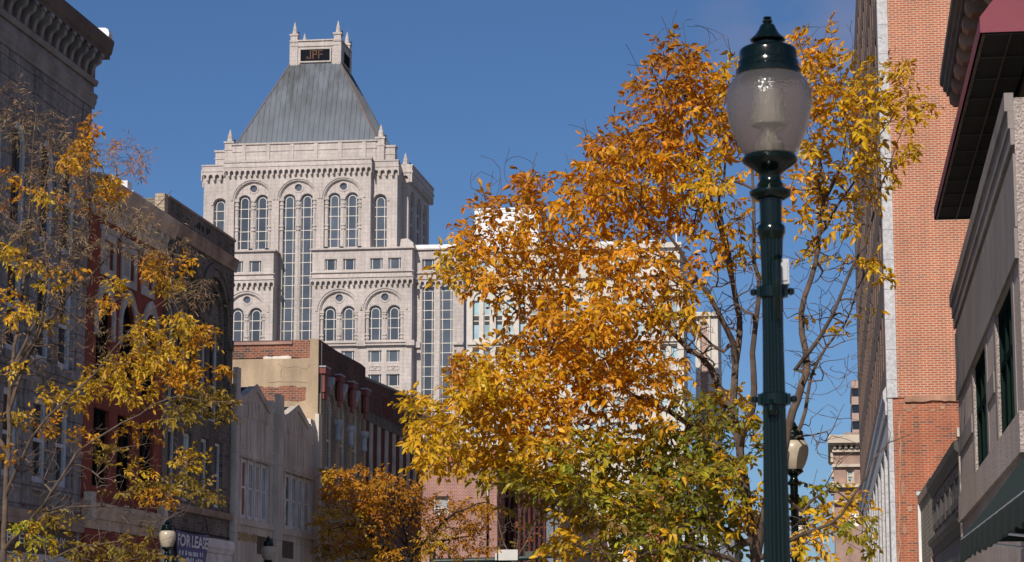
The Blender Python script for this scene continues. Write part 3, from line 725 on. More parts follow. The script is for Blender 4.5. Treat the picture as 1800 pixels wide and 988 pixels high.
# --- podium blocks, nearer than the shaft
YP = 397.0; TP = FF(YP); CP = XC
zp = lambda v: at_Y(600, v, YP).z
def PX(u): return at_Y(u, 540, YP).x
blk = [(PX(548), PX(724))]
blk.append((2 * XC - blk[0][1], 2 * XC - blk[0][0]))
for bi, (a, b) in enumerate(blk):
    mir = (lambda x: x) if bi == 0 else (lambda x: 2 * XC - x)
    hs = []; small = []; tallw = []; rec = []
    for u0, u1 in ((569.6, 591.5), (602, 624.6), (649.5, 672.6), (681.6, 704.8)):
        x0, x1 = sorted((mir(PX(u0)), mir(PX(u1))))
        small.append(rect(x0, x1, zp(475), zp(455)))
    ac = [mir(PX(595.3)), mir(PX(675.5))]
    RP = 33 * K
    for c in ac: rec.append(arch(c, 2 * RP, zp(599.5), zp(546), 20))
    lows = []
    v0 = 617
    while v0 < 840:
        for u0, u1 in ((569, 592), (601, 624), (648, 671.6), (680, 703.5)):
            x0, x1 = sorted((mir(PX(u0)), mir(PX(u1))))
            lows.append(rect(x0, x1, zp(v0 + 21), zp(v0)))
        v0 += 42
    MB(TP).wall(rect(a, b, 0, zp(437)), small + rec + lows, 0, -9, .5).build('podium_wall', 'tower_stone', tower)
    for h in small + lows:
        x0, x1 = h[0][0], h[1][0]
        window(tower, TP, h, -.4, 'tower_glass', 'tower_frame', .12, (x0 + .42, x1 - .42), (), .13, .1)
    for c in ac:
        wh = [arch(c + s * 16.2 * K, 23 * K, zp(599), zp(549), 14) for s in (-1, 1)] + [circ(c, zp(523), 6.3 * K)]
        MB(TP).wall(arch(c, 2 * RP + .1, zp(599.5) - .05, zp(546), 20), wh, -.5, -1.5, .45).build('arch_infill', 'tower_stone', tower)
        for h in wh[:2]:
            cc = (h[0][0] + h[1][0]) / 2
            window(tower, TP, h, -.9, 'tower_glass', 'tower_frame', .1, (), [zp(560), zp(577)], .13, .1, arch(cc, 15 * K, zp(599), zp(549), 14))
        window(tower, TP, wh[2], -.8, 'tower_glass', 'tower_stone', .06)
        mb = MB(TP)
        o, n = half_ring(c, zp(546), 40 * K, 36.4 * K, 22); mb.ring(o, n, 0, .16, False)
        o, n = half_ring(c, zp(546), 35 * K, 31.5 * K, 22); mb.ring(o, n, -.49, -.2, False)
        for s in (-1, 1):
            o, n = half_ring(c + s * 16.2 * K, zp(549), 14.4 * K, 11.6 * K, 16); mb.ring(o, n, -.49, -.38, False)
        mb.ring(circ(c, zp(523), 9.2 * K), circ(c, zp(523), 6.4 * K), -.49, -.41)
        mb.build('archivolts', 'tower_stone', tower)
        for s in (-29.5, 0, 29.5): colonnette(TP, c + s * K, zp(599.5), zp(549), [zp(552), zp(588)])
    mb = MB(TP); arcade(mb, a - .3, b + .3, zp(503), zp(490.5), 19, 0.01, .7); mb.build('corbel_table', 'tower_stone', tower)
    MB(TP).box(a - .45, b + .45, -8.8, .45, zp(439.3), zp(436.5)).build('coping', 'tower_stone', tower)
    MB(TP).box(a - .4, b + .4, .01, .85, zp(490) + .02, zp(488)).build('ledge', 'tower_stone', tower)
    mb = MB(TP); mb.box(a - .3, b + .3, .011, .3, zp(479.5), zp(478)); mb.build('ledge', 'tower_stone', tower)
    mb = MB(TP)
    mb.box(a - .2, b + .2, .011, .45, zp(603.5), zp(601)); mb.box(a - .25, b + .25, .012, .6, zp(608.5), zp(606))
    for x in (a + .2, (a + b) / 2, b - .2): mb.box(x - .8, x + .8, .008, .62, zp(609.5), zp(600.5))
    mb.build('string_course', 'tower_stone', tower)
    mb = MB(TP)
    for u0, u1 in ((569, 592), (601, 624), (648, 671.6), (680, 703.5)):
        for vv in (648, 690):
            x = mir(PX((u0 + u1) / 2)); z = zp(vv)
            mb.ring(rect(x - 1.1, x + 1.1, z - .38, z + .38), rect(x - .98, x + .98, z - .26, z + .26), .004, .12)
            mb.prism([(x - .35, z + .1), (x, z - .2), (x + .35, z + .1)], .004, .14)
    mb.build('panel_ornament', 'tower_stone', tower)
# --- recessed right wing with two full height window strips
YW = 399.6; TR = FF(YW)
def WX(u): return at_Y(u, 600, YW).x
zw = lambda v: at_Y(768, v, YW).z
a, b = WX(719), WX(815)
strips = [(WX(741), WX(763)), (WX(773), WX(796))]
sm = [rect(x0, x1, zw(475), zw(455)) for x0, x1 in strips]; lg = [rect(x0, x1, 2, zw(504)) for x0, x1 in strips]
MB(TR).wall(rect(a, b, 0, zw(437)), sm + lg, 0, -9, .6).build('wing_wall', 'tower_stone', tower)
for h in sm: window(tower, TR, h, -.5, 'tower_glass', 'tower_frame', .12, (h[0][0] + .42, h[1][0] - .42), (), .13, .1)
vv = [511, 527, 545, 561, 579, 603, 620, 644, 661, 684, 701, 725, 742] + [766 + 20 * i for i in range(18)]
for h in lg: window(tower, TR, h, -.5, 'tower_glass', 'tower_frame', .12, (h[0][0] + .42, h[1][0] - .42), [zw(v) for v in vv if zw(v) > 3], .13, .1)
mb = MB(TR); arcade(mb, a, b, zw(503), zw(492.5), 10, .01, .7); mb.build('corbel_table', 'tower_stone', tower)
MB(TR).box(a, b, .01, .85, zw(492) + .02, zw(490)).build('ledge', 'tower_stone', tower)
MB(TR).box(a, b, .011, .3, zw(480.5), zw(479)).build('ledge', 'tower_stone', tower)
MB(TR).box(a, b, -8.8, .4, zw(439.3), zw(437)).build('coping', 'tower_stone', tower)
mb = MB(TR)
mb.box(WX(797), b, .011, .5, zw(607), zw(602)); mb.box(WX(728), WX(739), .011, .5, zw(611), zw(600.5)); mb.build('string_course', 'tower_stone', tower)
mb = MB(TR); mb.box(WX(728), b - .2, -4, -.5, zw(437) + .02, zw(429))
mb.build('roof_upstand', 'coping', tower)
mb = MB(TP); mb.prism([(PX(700), zp(436)), (PX(724), zp(436)), (PX(724), zp(428)), (PX(714), zp(420)), (PX(702), zp(421))], -3, -1.0); mb.build('roof_hood', 'tower_stone', tower)
for u in (437, 466, 570, 598, 630):
    mb = MB(TP); x = PX(u); mb.box(x - .3, x + .3, -.9, -.3, zp(436.5), zp(432.5)); mb.build('spotlight', 'bronze', tower)

# ------------------------------------------------------------------ white office block beside the tower
YO = 325.0; TO = FF(YO)
ox = lambda u, v=560: at_Y(u, v, YO).x
oz = lambda v, u=1000: at_Y(u, v, YO).z
wob = thing('white_office_block', 'white limestone office block rising behind the golden tree', 'building', ((ox(810) + ox(1195)) / 2, YO, 0))
a, b = ox(826), ox(1196)
hs = []; wins = []
ztop = oz(432)
nb = 9; pitch = (b - a) / nb
for i in range(nb):
    for s in (-.24, .24):
        x = a + (i + .5 + s) * pitch; w = pitch * .30
        wins += [rect(x - w / 2, x + w / 2, oz(594), oz(525)), rect(x - w / 2, x + w / 2, oz(634), oz(611))]
        for v0 in (655, 699, 743): wins.append(rect(x - w / 2, x + w / 2, oz(v0 + 28), oz(v0)))
attic = [rect(a + (i + .22) * pitch, a + (i + .78) * pitch, oz(478), oz(455)) for i in range(nb)]
MB(TO).wall(rect(a, b, 0, ztop), wins + attic, 0, -16, .5).build('wall', 'white_stone', wob)
side_x = b
for h in wins + attic:
    tallw_ = h[2][1] > oz(530) and h[0][1] < oz(590)
    f = window(wob, TO, h, -.4, 'blue_glass', 'white_stone', .1, (), [h[0][1] + (h[2][1] - h[0][1]) * q for q in (.48, .62)] if tallw_ else [], .16, .12)
    if tallw_: MB(TO).box(h[0][0] + .1, h[1][0] - .1, -.39, -.3, oz(567), oz(551)).build('spandrel', 'sign_black', f)
mb = MB(TO)
for v0, v1, d in ((604, 598, .7), (608, 605, .4), (490, 484, .5), (505, 502, .25), (440, 431, .6)): mb.box(a - .3, b + .3, .01, d, oz(v0), oz(v1))
for i in range(nb + 1): x = a + i * pitch; mb.box(x - .45, x + .45, .008, .35, oz(800), oz(505))
for i in range(nb):
    o, n = half_ring(a + (i + .5) * pitch, oz(524), pitch * .42, pitch * .33, 12); mb.ring(o, n, .009, .3, False)
mb.build('cornice', 'white_stone', wob)
mb = MB(TO); mb.box(ox(830), ox(944), -12, -2, ztop - 1, oz(361)); mb.box(ox(829), ox(945), -12.1, -1.9, oz(361) + .003, oz(358)); mb.build('penthouse', 'coping', wob)
mb = MB(TO); mb.box(ox(945), b - 2, -9, -1, ztop - 1, oz(424)); mb.build('roof_upstand', 'coping', wob)
MB().tube([(ox(1188), YO + 3, ztop - .5), (ox(1188), YO + 3, oz(352))], .12, 5).build('flagpole', 'coping', wob)
# narrow white pilastered building to its right
YN = 360.0; TN = FF(YN)
nx = lambda u: at_Y(u, 600, YN).x
nz_ = lambda v: at_Y(1245, v, YN).z
nwb = thing('white_pilastered_building', 'narrow white building with tall pilasters beyond the golden tree limbs', 'building', (nx(1245), YN, 0))
cols = [rect(nx(1231), nx(1243), nz_(700), nz_(565)), rect(nx(1231), nx(1243), 3, nz_(720))]
MB(TN).wall(rect(nx(1222), nx(1262), 0, nz_(548)), cols, 0, -12, .8).build('wall', 'white_stone', nwb)
mb = MB(TN)
for h in cols: mb.prism(h, -.8, -.7)
mb.build('window', 'far_pink', nwb)
mb = MB(TN); mb.box(nx(1221), nx(1263), .01, .6, nz_(556), nz_(550)); mb.box(nx(1246), nx(1249), .01, .5, 3, nz_(557)); mb.build('cornice', 'white_stone', nwb)

# ------------------------------------------------------------------ LEFT ROW 1: grey stone building
gb = thing('grey_stone_building', 'dark grey ashlar building with heavy bracketed cornice at the left edge', 'building', (XL, 45, 0))
s1 = 52.35
wins = []
for sc in (50.95, 49.45, 47.55, 46.05, 44.2, 42.7, 40.8):
    wins += [('t', arch(sc, 1.05, 10.6, 12.55, 12)), ('m', rect(sc - .52, sc + .52, 7.9, 9.95)), ('l', rect(sc - .52, sc + .52, 5.15, 7.1))]
MB(FL).wall(rect(38.6, s1, 0, 15.75), [w[1] for w in wins], 0, -14, .42).build('wall', 'grey_ashlar', gb)
for kx, h in wins:
    sc = (h[0][0] + h[1][0]) / 2; zm = (h[0][1] + max(p[1] for p in h)) / 2
    window(gb, FL, h, -.32, 'win_dark', 'win_frame_pale', .15, (), (zm,), .08, .14)
mb = MB(FL)
for kx, h in wins:
    z0 = h[0][1]; mb.box(h[0][0] - .12, h[1][0] + .12, .005, .12, z0 - .2, z0 - .01)
for z in (10.25, 7.5): mb.box(38.6, s1, .006, .16, z - .14, z)
for sc in (51.9, 48.5, 45.1, 41.7): mb.box(sc - .25, sc + .25, .004, .10, 4.6, 14.45)
mb.build('sills', 'grey_ashlar', gb)
cor = MB(FL)
cor.profile([(0, 14.480), (.10, 14.480), (.10, 14.560), (.2, 14.620), (.2, 14.710), (.27, 14.760), (.27, 14.820), (0, 14.820)], 38.6, s1 + .1)
cor.box(38.6, s1 + .02, .003, .06, 14.822, 15.040)
cor.profile([(0, 15.045), (.2, 15.045), (.28, 15.120), (.28, 15.180), (0, 15.180)], 38.6, s1 + .1)
c1 = cor.build('cornice', 'grey_metal', gb)
cor = MB(FL)
cor.profile([(0, 15.780), (.80, 15.780), (.80, 15.860), (.92, 15.920), (1.0, 16.060), (1.06, 16.160), (1.06, 16.240), (0, 16.310)], 38.6, s1 + .34)
cor.box(38.6, s1 + .08, .003, .07, 15.181, 15.780)
cor.build('crown_moulding', 'dark_metal', gb)
s = 52.1
while s > 39:
    mb = MB(FL); brkt(mb, FL, s, .17, .74, 15.190, 15.775); mb.box(s - .11, s + .11, .07, .84, 15.690, 15.778); mb.build('bracket', 'grey_metal', c1); s -= .52
mb = MB(lambda s_, d, z: (XL + s_, s1 + .30 - d, z))
mb.prism([(.08, 16.25), (.36, 16.25), (.38, 16.36), (.35, 16.46), (.28, 16.50), (.08, 16.51)], 0, .30)
mb.build('parapet_cap', 'coping', gb)
mb = MB(FL); mb.box(38.6, s1, .005, .22, 4.28, 4.5); mb.box(38.6, s1, .005, .3, 4.16, 4.279); mb.build('shop_cornice', 'brown_stone', gb)
mb = MB(FL); mb.box(39, 52.0, .004, .12, 3.6, 4.14); sb = mb.build('shop_sign', 'sign_black', gb)
text_mesh('R E', .34, FL, 47.35, .13, 3.74, 'lettering', 'sign_white', sb, 1.1)
text_mesh('COMPANY', .34, FL, 48.9, .13, 3.74, 'lettering', 'sign_white', sb, 2.3)
mb = MB(FL); mb.ring(rect(39.3, 51.8, .2, 3.55), rect(39.6, 51.5, .5, 3.0), .004, .15)
for s in (40, 44, 47.9, 50): mb.box(s - .12, s + .12, .005, .17, .3, 3.0)
mb.build('shopfront', 'win_frame_pale', gb)
mb = MB(FL); mb.box(39.6, 51.5, .002, .05, .5, 3.0); mb.build('shop_glass', 'win_dark', gb)

# ------------------------------------------------------------------ LEFT ROW 2: red building
rdb = thing('red_painted_building', 'red painted brick building with tan bracketed cornice and pale window hoods', 'building', (XL, 55.6, 0))
r0, r1 = 52.4, 58.9
aw = []
for u0, u1, v0, v1 in ((181, 199, 446, 412), (217, 236, 464, 431), (253, 268, 478, 449)):
    ya, _ = L(u0, 430); yb, _ = L(u1, 430); aw.append((ya, yb))
awh = [rect(a_, b_, 10.75, 11.45) for a_, b_ in aw]
tall = []
for sc in (53.75, 55.65, 57.55): tall.append(arch(sc, 1.15, 7.9, 9.55, 12))
low = [rect(sc - .6, sc + .6, 5.35, 7.25) for sc in (53.75, 55.65, 57.55)]
MB(FL).wall(rect(r0, r1, 0, 12.85), awh + tall + low, 0, -14, .35).build('wall', 'red_paint', rdb)
for h in awh: window(rdb, FL, h, -.2, 'win_blind', 'cream_trim', .1)
for h in tall + low:
    sc = (h[0][0] + h[1][0]) / 2
    window(rdb, FL, h, -.3, 'win_dark', 'win_frame_green', .1, (sc,), (h[0][1] + .9,), .07, .1)
mb = MB(FL)
for h in awh: mb.ring(inset(h, -.2), h, .004, .1); mb.box(h[0][0] - .3, h[1][0] + .3, .005, .18, h[2][1] + .2, h[2][1] + .32)
for h in tall:
    sc = (h[0][0] + h[1][0]) / 2
    o = [(sc + .76, 9.0)] + [(sc + .76 * math.cos(PI * i / 12), 9.55 + .78 * math.sin(PI * i / 12) + .16 * (1 - abs(math.cos(PI * i / 12)))) for i in range(13)] + [(sc - .76, 9.0)]
    n_ = [(sc + .575, 9.0)] + [(sc + .575 * math.cos(PI * i / 12), 9.55 + .575 * math.sin(PI * i / 12)) for i in range(13)] + [(sc - .575, 9.0)]
    mb.ring(o, n_, .004, .16, False)
mb.build('window_hoods', 'hood_stone', rdb)
mb = MB(FL)
mb.profile([(0, 11.930), (.10, 11.930), (.14, 12.030), (.14, 12.380), (0, 12.380)], r0 + .05, r1 - .05)
mb.profile([(0, 12.385), (.55, 12.385), (.6, 12.500), (.75, 12.630), (.85, 12.780), (.85, 12.880), (0, 12.930)], r0, r1 + .15)
cm = mb.build('cornice', 'tan_trim', rdb)
for i in range(11):
    s = r0 + .4 + i * .56
    mb = MB(FL); brkt(mb, FL, s, .2, .52, 11.940, 12.383); mb.build('bracket', 'cream_trim', cm)
mb = MB(FL); mb.profile([(0, 4.55), (.3, 4.55), (.38, 4.68), (.55, 4.8), (.55, 4.92), (0, 4.97)], r0 + .05, r1 - .05); mb.box(r0 + .05, r1 - .05, .004, .16, 4.3, 4.545)
mb.build('shop_cornice', 'tan_trim', rdb)
mb = MB(FL); mb.box(r1 - .42, r1 - .05, .1, .62, 4.5, 5.15); mb.build('corner_block', 'cream_trim', rdb)
MB(FL).box(r0 + .06, r0 + .4, .1, .62, 4.5, 5.15).build('corner_block', 'cream_trim', rdb)
mb = MB(FL); mb.box(r0 + .2, r1 - .2, .004, .1, 3.6, 4.28); sgn = mb.build('shop_sign', 'red_paint', rdb)
random.seed(5)
mb = MB(FL)
for w0, w1 in ((54.3, 55.3), (55.5, 56.5)):
    s = w0
    while s < w1:
        h_ = random.uniform(.14, .2); mb.box(s, s + .05, .101, .106, 3.82, 3.82 + h_)
        if random.random() < .6: zz = 3.82 + random.choice([0, h_ * .45, h_ - .03]); mb.box(s + .051, s + .11, .101, .106, zz, zz + .03)
        s += .16
mb.build('faded_lettering', 'gold_text', sgn)
mb = MB(FL); mb.box(r0 + .3, r1 - .3, .004, .08, .4, 3.5); mb.build('shop_glass', 'win_dark', rdb)
# hvac unit and flue on the red building's roof
hv = thing('rooftop_unit', 'white rooftop unit with a dark grille behind the red building', 'rooftop unit', (-18.9, 58.3, 12.95))
mb = MB(); mb.box(-19.5, -18.25, 57.9, 58.8, 12.951, 13.55); mb.build('casing', 'coping', hv)
mb = MB(); mb.box(-18.55, -18.3, 57.86, 57.899, 13.1, 13.45); mb.build('grille', 'bronze', hv)
mb = MB(); mb.box(-18.75, -18.45, 58.0, 58.4, 13.551, 13.85); mb.build('hood', 'coping', hv)

# ------------------------------------------------------------------ LEFT ROW 3: sooty brick building with two great arches
ab = thing('arched_brick_building', 'sooty brick building with two big moulded arches and soot marks', 'building', (XL, 62.4, 0))
a0, a1 = 58.95, 66.05
zs_ = L(378, 548)[1]
arcs = [(L(327, 440)[0] - .15, 1.45), (L(380, 478)[0] - .05, 1.45)]
zap = L(378, 480)[1]
big = [arch(c, 2 * r_, 7.9, zap - r_ - .1, 20) for c, r_ in arcs]
lowa = [rect(c + o - .42, c + o + .42, 5.45, 7.35) for c, _ in arcs for o in (-.75, .75)]
MB(FL).wall(rect(a0, a1, 0, 13.55), big + lowa, 0, -14, .5).build('wall', 'grey_brick', ab)
for c, r_ in arcs:
    zsp = zap - r_ - .1
    hs = [arch(c + s * .66, 1.0, 7.95, zsp - .35, 12) for s in (-1, 1)]
    MB(FL).wall(arch(c, 2 * r_ + .04, 7.9, zsp, 20), hs + [circ(c, zsp + .62, .34, 14)], -.36, -.9, .3).build('arch_infill', 'grey_brick', ab)
    for h in hs: window(ab, FL, h, -.6, 'win_dark', 'win_frame_white', .09, (), (9.0,), .06, .1)
    window(ab, FL, circ(c, zsp + .62, .34, 14), -.6, 'win_dark', 'grey_brick', .04)
    mb = MB(FL)
    o, n_ = half_ring(c, zsp, r_ + .38, r_ + .22, 22, 0); mb.ring(o, n_, .004, .17, False)
    o, n_ = half_ring(c, zsp, r_ + .2, r_ - .02, 22, .2); mb.ring(o, n_, .004, .09, False)
    o, n_ = half_ring(c, zsp, r_ - .08, r_ - .26, 22, 2.2); mb.ring(o, n_, -.35, -.16, False)
    mb.box(c - r_ - .45, c - r_ - .02, .005, .22, zsp - .5, zsp - .2); mb.box(c + r_ + .02, c + r_ + .45, .005, .22, zsp - .5, zsp - .2)
    mb.build('arch_moulding', 'grey_brick', ab)
for h in lowa: window(ab, FL, h, -.3, 'blue_glass' if h is lowa[1] else 'win_dark', 'win_frame_white', .1, (), ((h[0][1] + h[2][1]) / 2,), .07, .1)
mb = MB(FL)
mb.profile([(0, 12.62), (.1, 12.62), (.14, 12.74), (.22, 12.8), (.22, 12.88), (.3, 12.95), (.3, 13.0), (0, 13.02)], a0, a1 + .12)
mb.build('string_course', 'brown_stone', ab)
MB(FL).box(a0, a1 + .06, -.3, .06, 13.551, 13.62).build('coping', 'brown_stone', ab)
mb = MB(FL); mb.profile([(0, 5.15), (.22, 5.15), (.28, 5.25), (.28, 5.33), (0, 5.36)], a0, a1)
mb.build('sill_course', 'brown_stone', ab)
mb = MB(FL); mb.box(a1 - .62, a1 + .22, .005, .28, 9.0, 9.2); mb.box(a1 - .56, a1 + .16, .005, .22, 8.8, 8.999); mb.box(a1 - .5, a1 + .1, .005, .17, 8.55, 8.799); mb.build('corbel', 'grey_brick', ab)
mb = MB(FL); mb.box(a0 - .36, a0 - .004, -.5, .02, 13.06, 13.6); mb.box(a0 - .42, a0 - .004, -.52, .05, 12.95, 13.059); mb.build('end_pier', 'buff_brick', ab)
random.seed(8)
mb = MB(FL)
for k, (uu, v0, v1) in enumerate([(347, 392, 403), (351, 390, 405), (356, 396, 408), (364, 400, 413), (368, 400, 414), (351, 432, 446), (358, 436, 450)]):
    y0, zz1 = L(uu, v0); _, zz0 = L(uu, v1)
    pl = [(y0 + .12 * math.cos(q) * random.uniform(.6, 1.2), (zz0 + zz1) / 2 + (zz1 - zz0) / 2 * math.sin(q) * random.uniform(.7, 1.1)) for q in [2 * PI * i / 9 for i in range(9)]]
    MB(FL).prism(pl, .002, .012).build('soot_mark', 'black_roof', ab)
mb = MB(FL)
mb.profile([(0, 4.12), (.35, 4.12), (.42, 4.22), (.5, 4.27), (.5, 4.38), (.42, 4.52), (0, 4.55)], a0, a1 - .05); mb.box(a0, a1 - .05, .004, .25, 3.55, 4.115)
for s in (60.2, 61.8, 63.4, 65.0): mb.ring(rect(s - .62, s + .62, 3.62, 4.02), rect(s - .54, s + .54, 3.7, 3.94), .251, .29)
for s in (a0 + .15, a1 - .25): mb.box(s - .1, s + .2, .005, .34, 3.0, 4.1)
mb.build('shop_cornice', 'white_trim', ab)
mb = MB(FL); mb.box(a0, a1, .006, .05, 4.6, 4.64)
mb.box(a0 + .2, a1 - .4, .004, .7, 3.3, 3.42); mb.build('shop_canopy', 'black_roof', ab)
# banner
bl, br = L(291, 945)[0], L(350, 950)[0]
ban = thing('lease_banner', 'blue FOR LEASE banner sagging on the white shop cornice', 'banner', (XL + .62, (bl + br) / 2, 4.0))
TBN = lambda s, d, z: (XL + .27 + d + .05 * math.sin(s * 5) * (4.6 - z), s, z)
nxs, nzs = 14, 8
mb = MB(TBN); pts = []
def bq(i, j):
    f, g_ = i / nxs, j / nzs
    s = bl + (br - bl) * f - .42 * (1 - g_) * f * .5 + .12 * (1 - g_) * (1 - f)
    z = 4.58 - .16 * f * 0 - .95 * (1 - g_) - .06 * math.sin(PI * f) * (g_ > .9) - .05 * math.sin(7 * f) * (1 - g_)
    return s, z
for d in (0, .012):
    for j in range(nzs + 1):
        for i in range(nxs + 1): s, z = bq(i, j); pts.append((s, d, z))
fs = []; q = (nxs + 1) * (nzs + 1)
for j in range(nzs):
    for i in range(nxs):
        k = j * (nxs + 1) + i
        fs += [(k, k + 1, k + nxs + 2, k + nxs + 1), (q + k, q + k + 1, q + k + nxs + 2, q + k + nxs + 1)]
mb.add(pts, fs); mb.build('vinyl', 'banner_blue', ban)
text_mesh('FOR LEASE', .44, TBN, bl + .12, .03, 4.17, 'lettering', 'banner_text', ban, (br - bl) * .93, bold=.012)
mb = MB(TBN)
for zz, h_, e in ((3.92, .14, .6), (3.72, .16, .7)):
    s = bl + .35
    while s < br - .65:
        mb.box(s, s + .07, .02, .032, zz, zz + h_ * random.uniform(.6, 1)); s += random.choice([.11, .13, .22])
mb.build('small_lettering', 'banner_text', ban)
mb = MB(); mb.tube([(XL + .28, bl, 4.56), (XL + .03, bl - .1, 5.0)], .012, 5); mb.tube([(XL + .28, br, 4.55), (XL + .03, br + .5, 5.05)], .012, 5); mb.build('cord', 'bronze', ban)

# ------------------------------------------------------------------ LEFT ROW 4: grey twin gabled building
tb = thing('twin_gabled_building', 'grey cast stone building with two small gables and strip windows', 'building', (XL, 72, 0))
t0, t1 = 66.1, 77.75
ol = [(t0, 0), (t1, 0), (t1, 9.15), (76.6, 9.2), (76.6, 9.0), (76.05, 9.0), (74.55, 9.42), (73.05, 8.98), (72.7, 8.98), (72.7, 9.2), (71.1, 9.25), (71.1, 9.05), (70.55, 9.05), (68.95, 9.48), (67.45, 9.02), (67.0, 9.02), (67.0, 9.25), (t0, 9.25)]
gh = [rect(66.75, 70.95, 5.3, 7.15), rect(72.35, 76.95, 5.25, 7.1)]
MB(FL).wall(ol, gh, 0, -.5, .4).build('wall', 'twin_stucco', tb)
mb = MB(FL); mb.box(t0, t1, -14, -.51, 0, 8.4); mb.build('rear_wall', 'twin_stucco', tb)
mb = MB(FL)
for ga, gp, gz in ((67.45, 68.95, 9.48), (73.05, 74.55, 9.42)): mb.prism([(ga, 9.0), (ga + 3.05, 9.0), (gp, gz - .02)], -2.6, -.505)
for s in (70.75, 76.15): mb.box(s, s + .9, -1.5, -.506, 8.41, 9.22)
mb.build('gable_roof', 'black_roof', tb)
mb = MB(FL)
for ga, gb_, gp, gz in ((67.45, 70.55, 68.95, 9.48), (73.05, 76.0, 74.55, 9.42)):
    for (p, q_) in (((ga - .1, 9.0), (gp, gz + .06)), ((gp, gz + .06), (gb_ + .1, 9.0))):
        dx, dz = q_[0] - p[0], q_[1] - p[1]
        mb.prism([p, q_, (q_[0], q_[1] - .22), (p[0], p[1] - .22)], .004, .14)
    n = 7
    for i in range(n):
        s = ga + (i + .5) * (gb_ - ga) / n; z = 8.5 + .2 * (1 - abs(s - gp) / 1.5)
        mb.prism([(s - .18, z + .28), (s, z - .16), (s + .18, z + .28)], .003, .05)
    for i in range(n + 1):
        s = ga + i * (gb_ - ga) / n; mb.box(s - .02, s + .02, .002, .03, 7.4, 8.4)
    mb.box(ga, gb_, .002, .05, 8.42, 8.46)
for s in (66.9, 71.15, 72.6, 76.65): mb.ring(rect(s - .28, s + .28, 7.5, 8.4), rect(s - .19, s + .19, 7.59, 8.31), .003, .06)
mb.box(t0 + .3, 71.35, .003, .09, 7.16, 7.3); mb.box(72.15, t1 - .3, .003, .09, 7.11, 7.25)
mb.box(t0 + .3, 71.35, .003, .16, 5.1, 5.29); mb.box(72.15, t1 - .3, .003, .16, 5.05, 5.24)
mb.box(t0, t1, .003, .12, 3.75, 3.85)
mb.build('relief_panels', 'twin_stucco', tb)
mb = MB(FL)
for s in (66.72, 71.2, 72.45, 76.85):
    for k in (-.12, .12): MB(FL).box(s + k - .09, s + k + .09, .003, .05, 8.85, 9.03).build('parapet_block', 'sign_back', tb)
for s0_, s1_, zt_ in ((t0 + .02, t0 + .42, 9.75), (71.38, 72.1, 9.5), (77.2, t1 - .02, 9.42)):
    mb = MB(FL); mb.box(s0_, s1_, .004, .38, 0, zt_); mb.box(s0_ + .1, s1_ - .1, .38, .42, 4.5, zt_ - .5); mb.build('pilaster', 'twin_stucco', tb)
for gi, h in enumerate(gh):
    a_, b_ = h[0][0], h[1][0]; p = (b_ - a_) / 5
    for i in range(5):
        hh = rect(a_ + i * p + .1, a_ + (i + 1) * p - .1, h[0][1] + .02, h[2][1] - .02)
        mid = (hh[0][0] + hh[1][0]) / 2
        window(tb, FL, hh, -.28, 'orange_board' if (i in (1, 3) and gi == 0) else 'win_dark', 'win_frame_white', .11, () if i == 1 else (mid,), (hh[0][1] + .95,), .06, .08)
    mb = MB(FL)
    for i in range(6): mb.box(a_ + i * p - (.07 if i else 0), a_ + i * p + (.07 if i < 5 else 0), -.35, -.12, h[0][1], h[2][1])
    mb.build('mullion_posts', 'win_frame_white', tb)
random.seed(3)
mb = MB(FL); s = 66.9
while s < 69.3:
    h_ = random.uniform(.2, .3)
    mb.ring([(s + .14 * math.cos(q), 4.75 + h_ * .6 * math.sin(q)) for q in [2 * PI * i / 8 for i in range(8)]], [(s + .06 * math.cos(q), 4.75 + h_ * .3 * math.sin(q)) for q in [2 * PI * i / 8 for i in range(8)]], .003, .03); s += .3
mb.build('carved_panel', 'gold_text', tb)
mb = MB(FL); mb.box(69.4, 71.35, .003, .06, 4.3, 4.85); mb.box(72.15, 74.2, .003, .06, 4.3, 4.85); mb.build('dark_panel', 'dark_metal', tb)
mb = MB(FL); mb.box(t0 + .6, t1 - .6, .004, .1, .4, 3.4); mb.build('shop_glass', 'win_dark', tb)

# ------------------------------------------------------------------ LEFT ROW 5: buff building with red brackets, stuccoed flank
bb = thing('bracketed_buff_building', 'dark brick building with red brackets, arched windows and beige stuccoed flank', 'building', (XL, 82, 0))
b0, b1 = 77.8, 85.85
wc = [(L(577, 760)[0] + .15), (L(600, 770)[0] + .15), (L(623, 780)[0] + .1)]
bw_h = [arch(c, 1.25, 7.6, 9.75, 14) for c in wc]
MB(FL).wall(rect(b0, b1, 0, 10.95), bw_h, 0, -13, .4).build('wall', 'buff_brick', bb)
MB(FL).wall([(b0, 10.951), (b1, 10.951), (b1, 12.05), (b1 - 1, 12.1), (b0 + 3, 12.05), (b0, 12.1)], [], .02, -13, .3).build('parapet', 'dark_red_brick', bb)
for h in bw_h:
    c = (h[0][0] + h[1][0]) / 2
    window(bb, FL, h, -.3, 'win_dark', 'cream_trim', .14, (c,), (8.7,), .08, .14)
mb = MB(FL)
for c in wc:
    o, n_ = half_ring(c, 9.75, .86, .64, 16, 2.0); mb.ring(o, n_, .004, .14, False)
    mb.box(c - .85, c + .85, .005, .25, 7.4, 7.59)
mb.build('window_surround', 'brown_stone', bb)
pcs = [b0 + .35] + [(wc[0] + wc[1]) / 2, (wc[1] + wc[2]) / 2, b1 - .45]
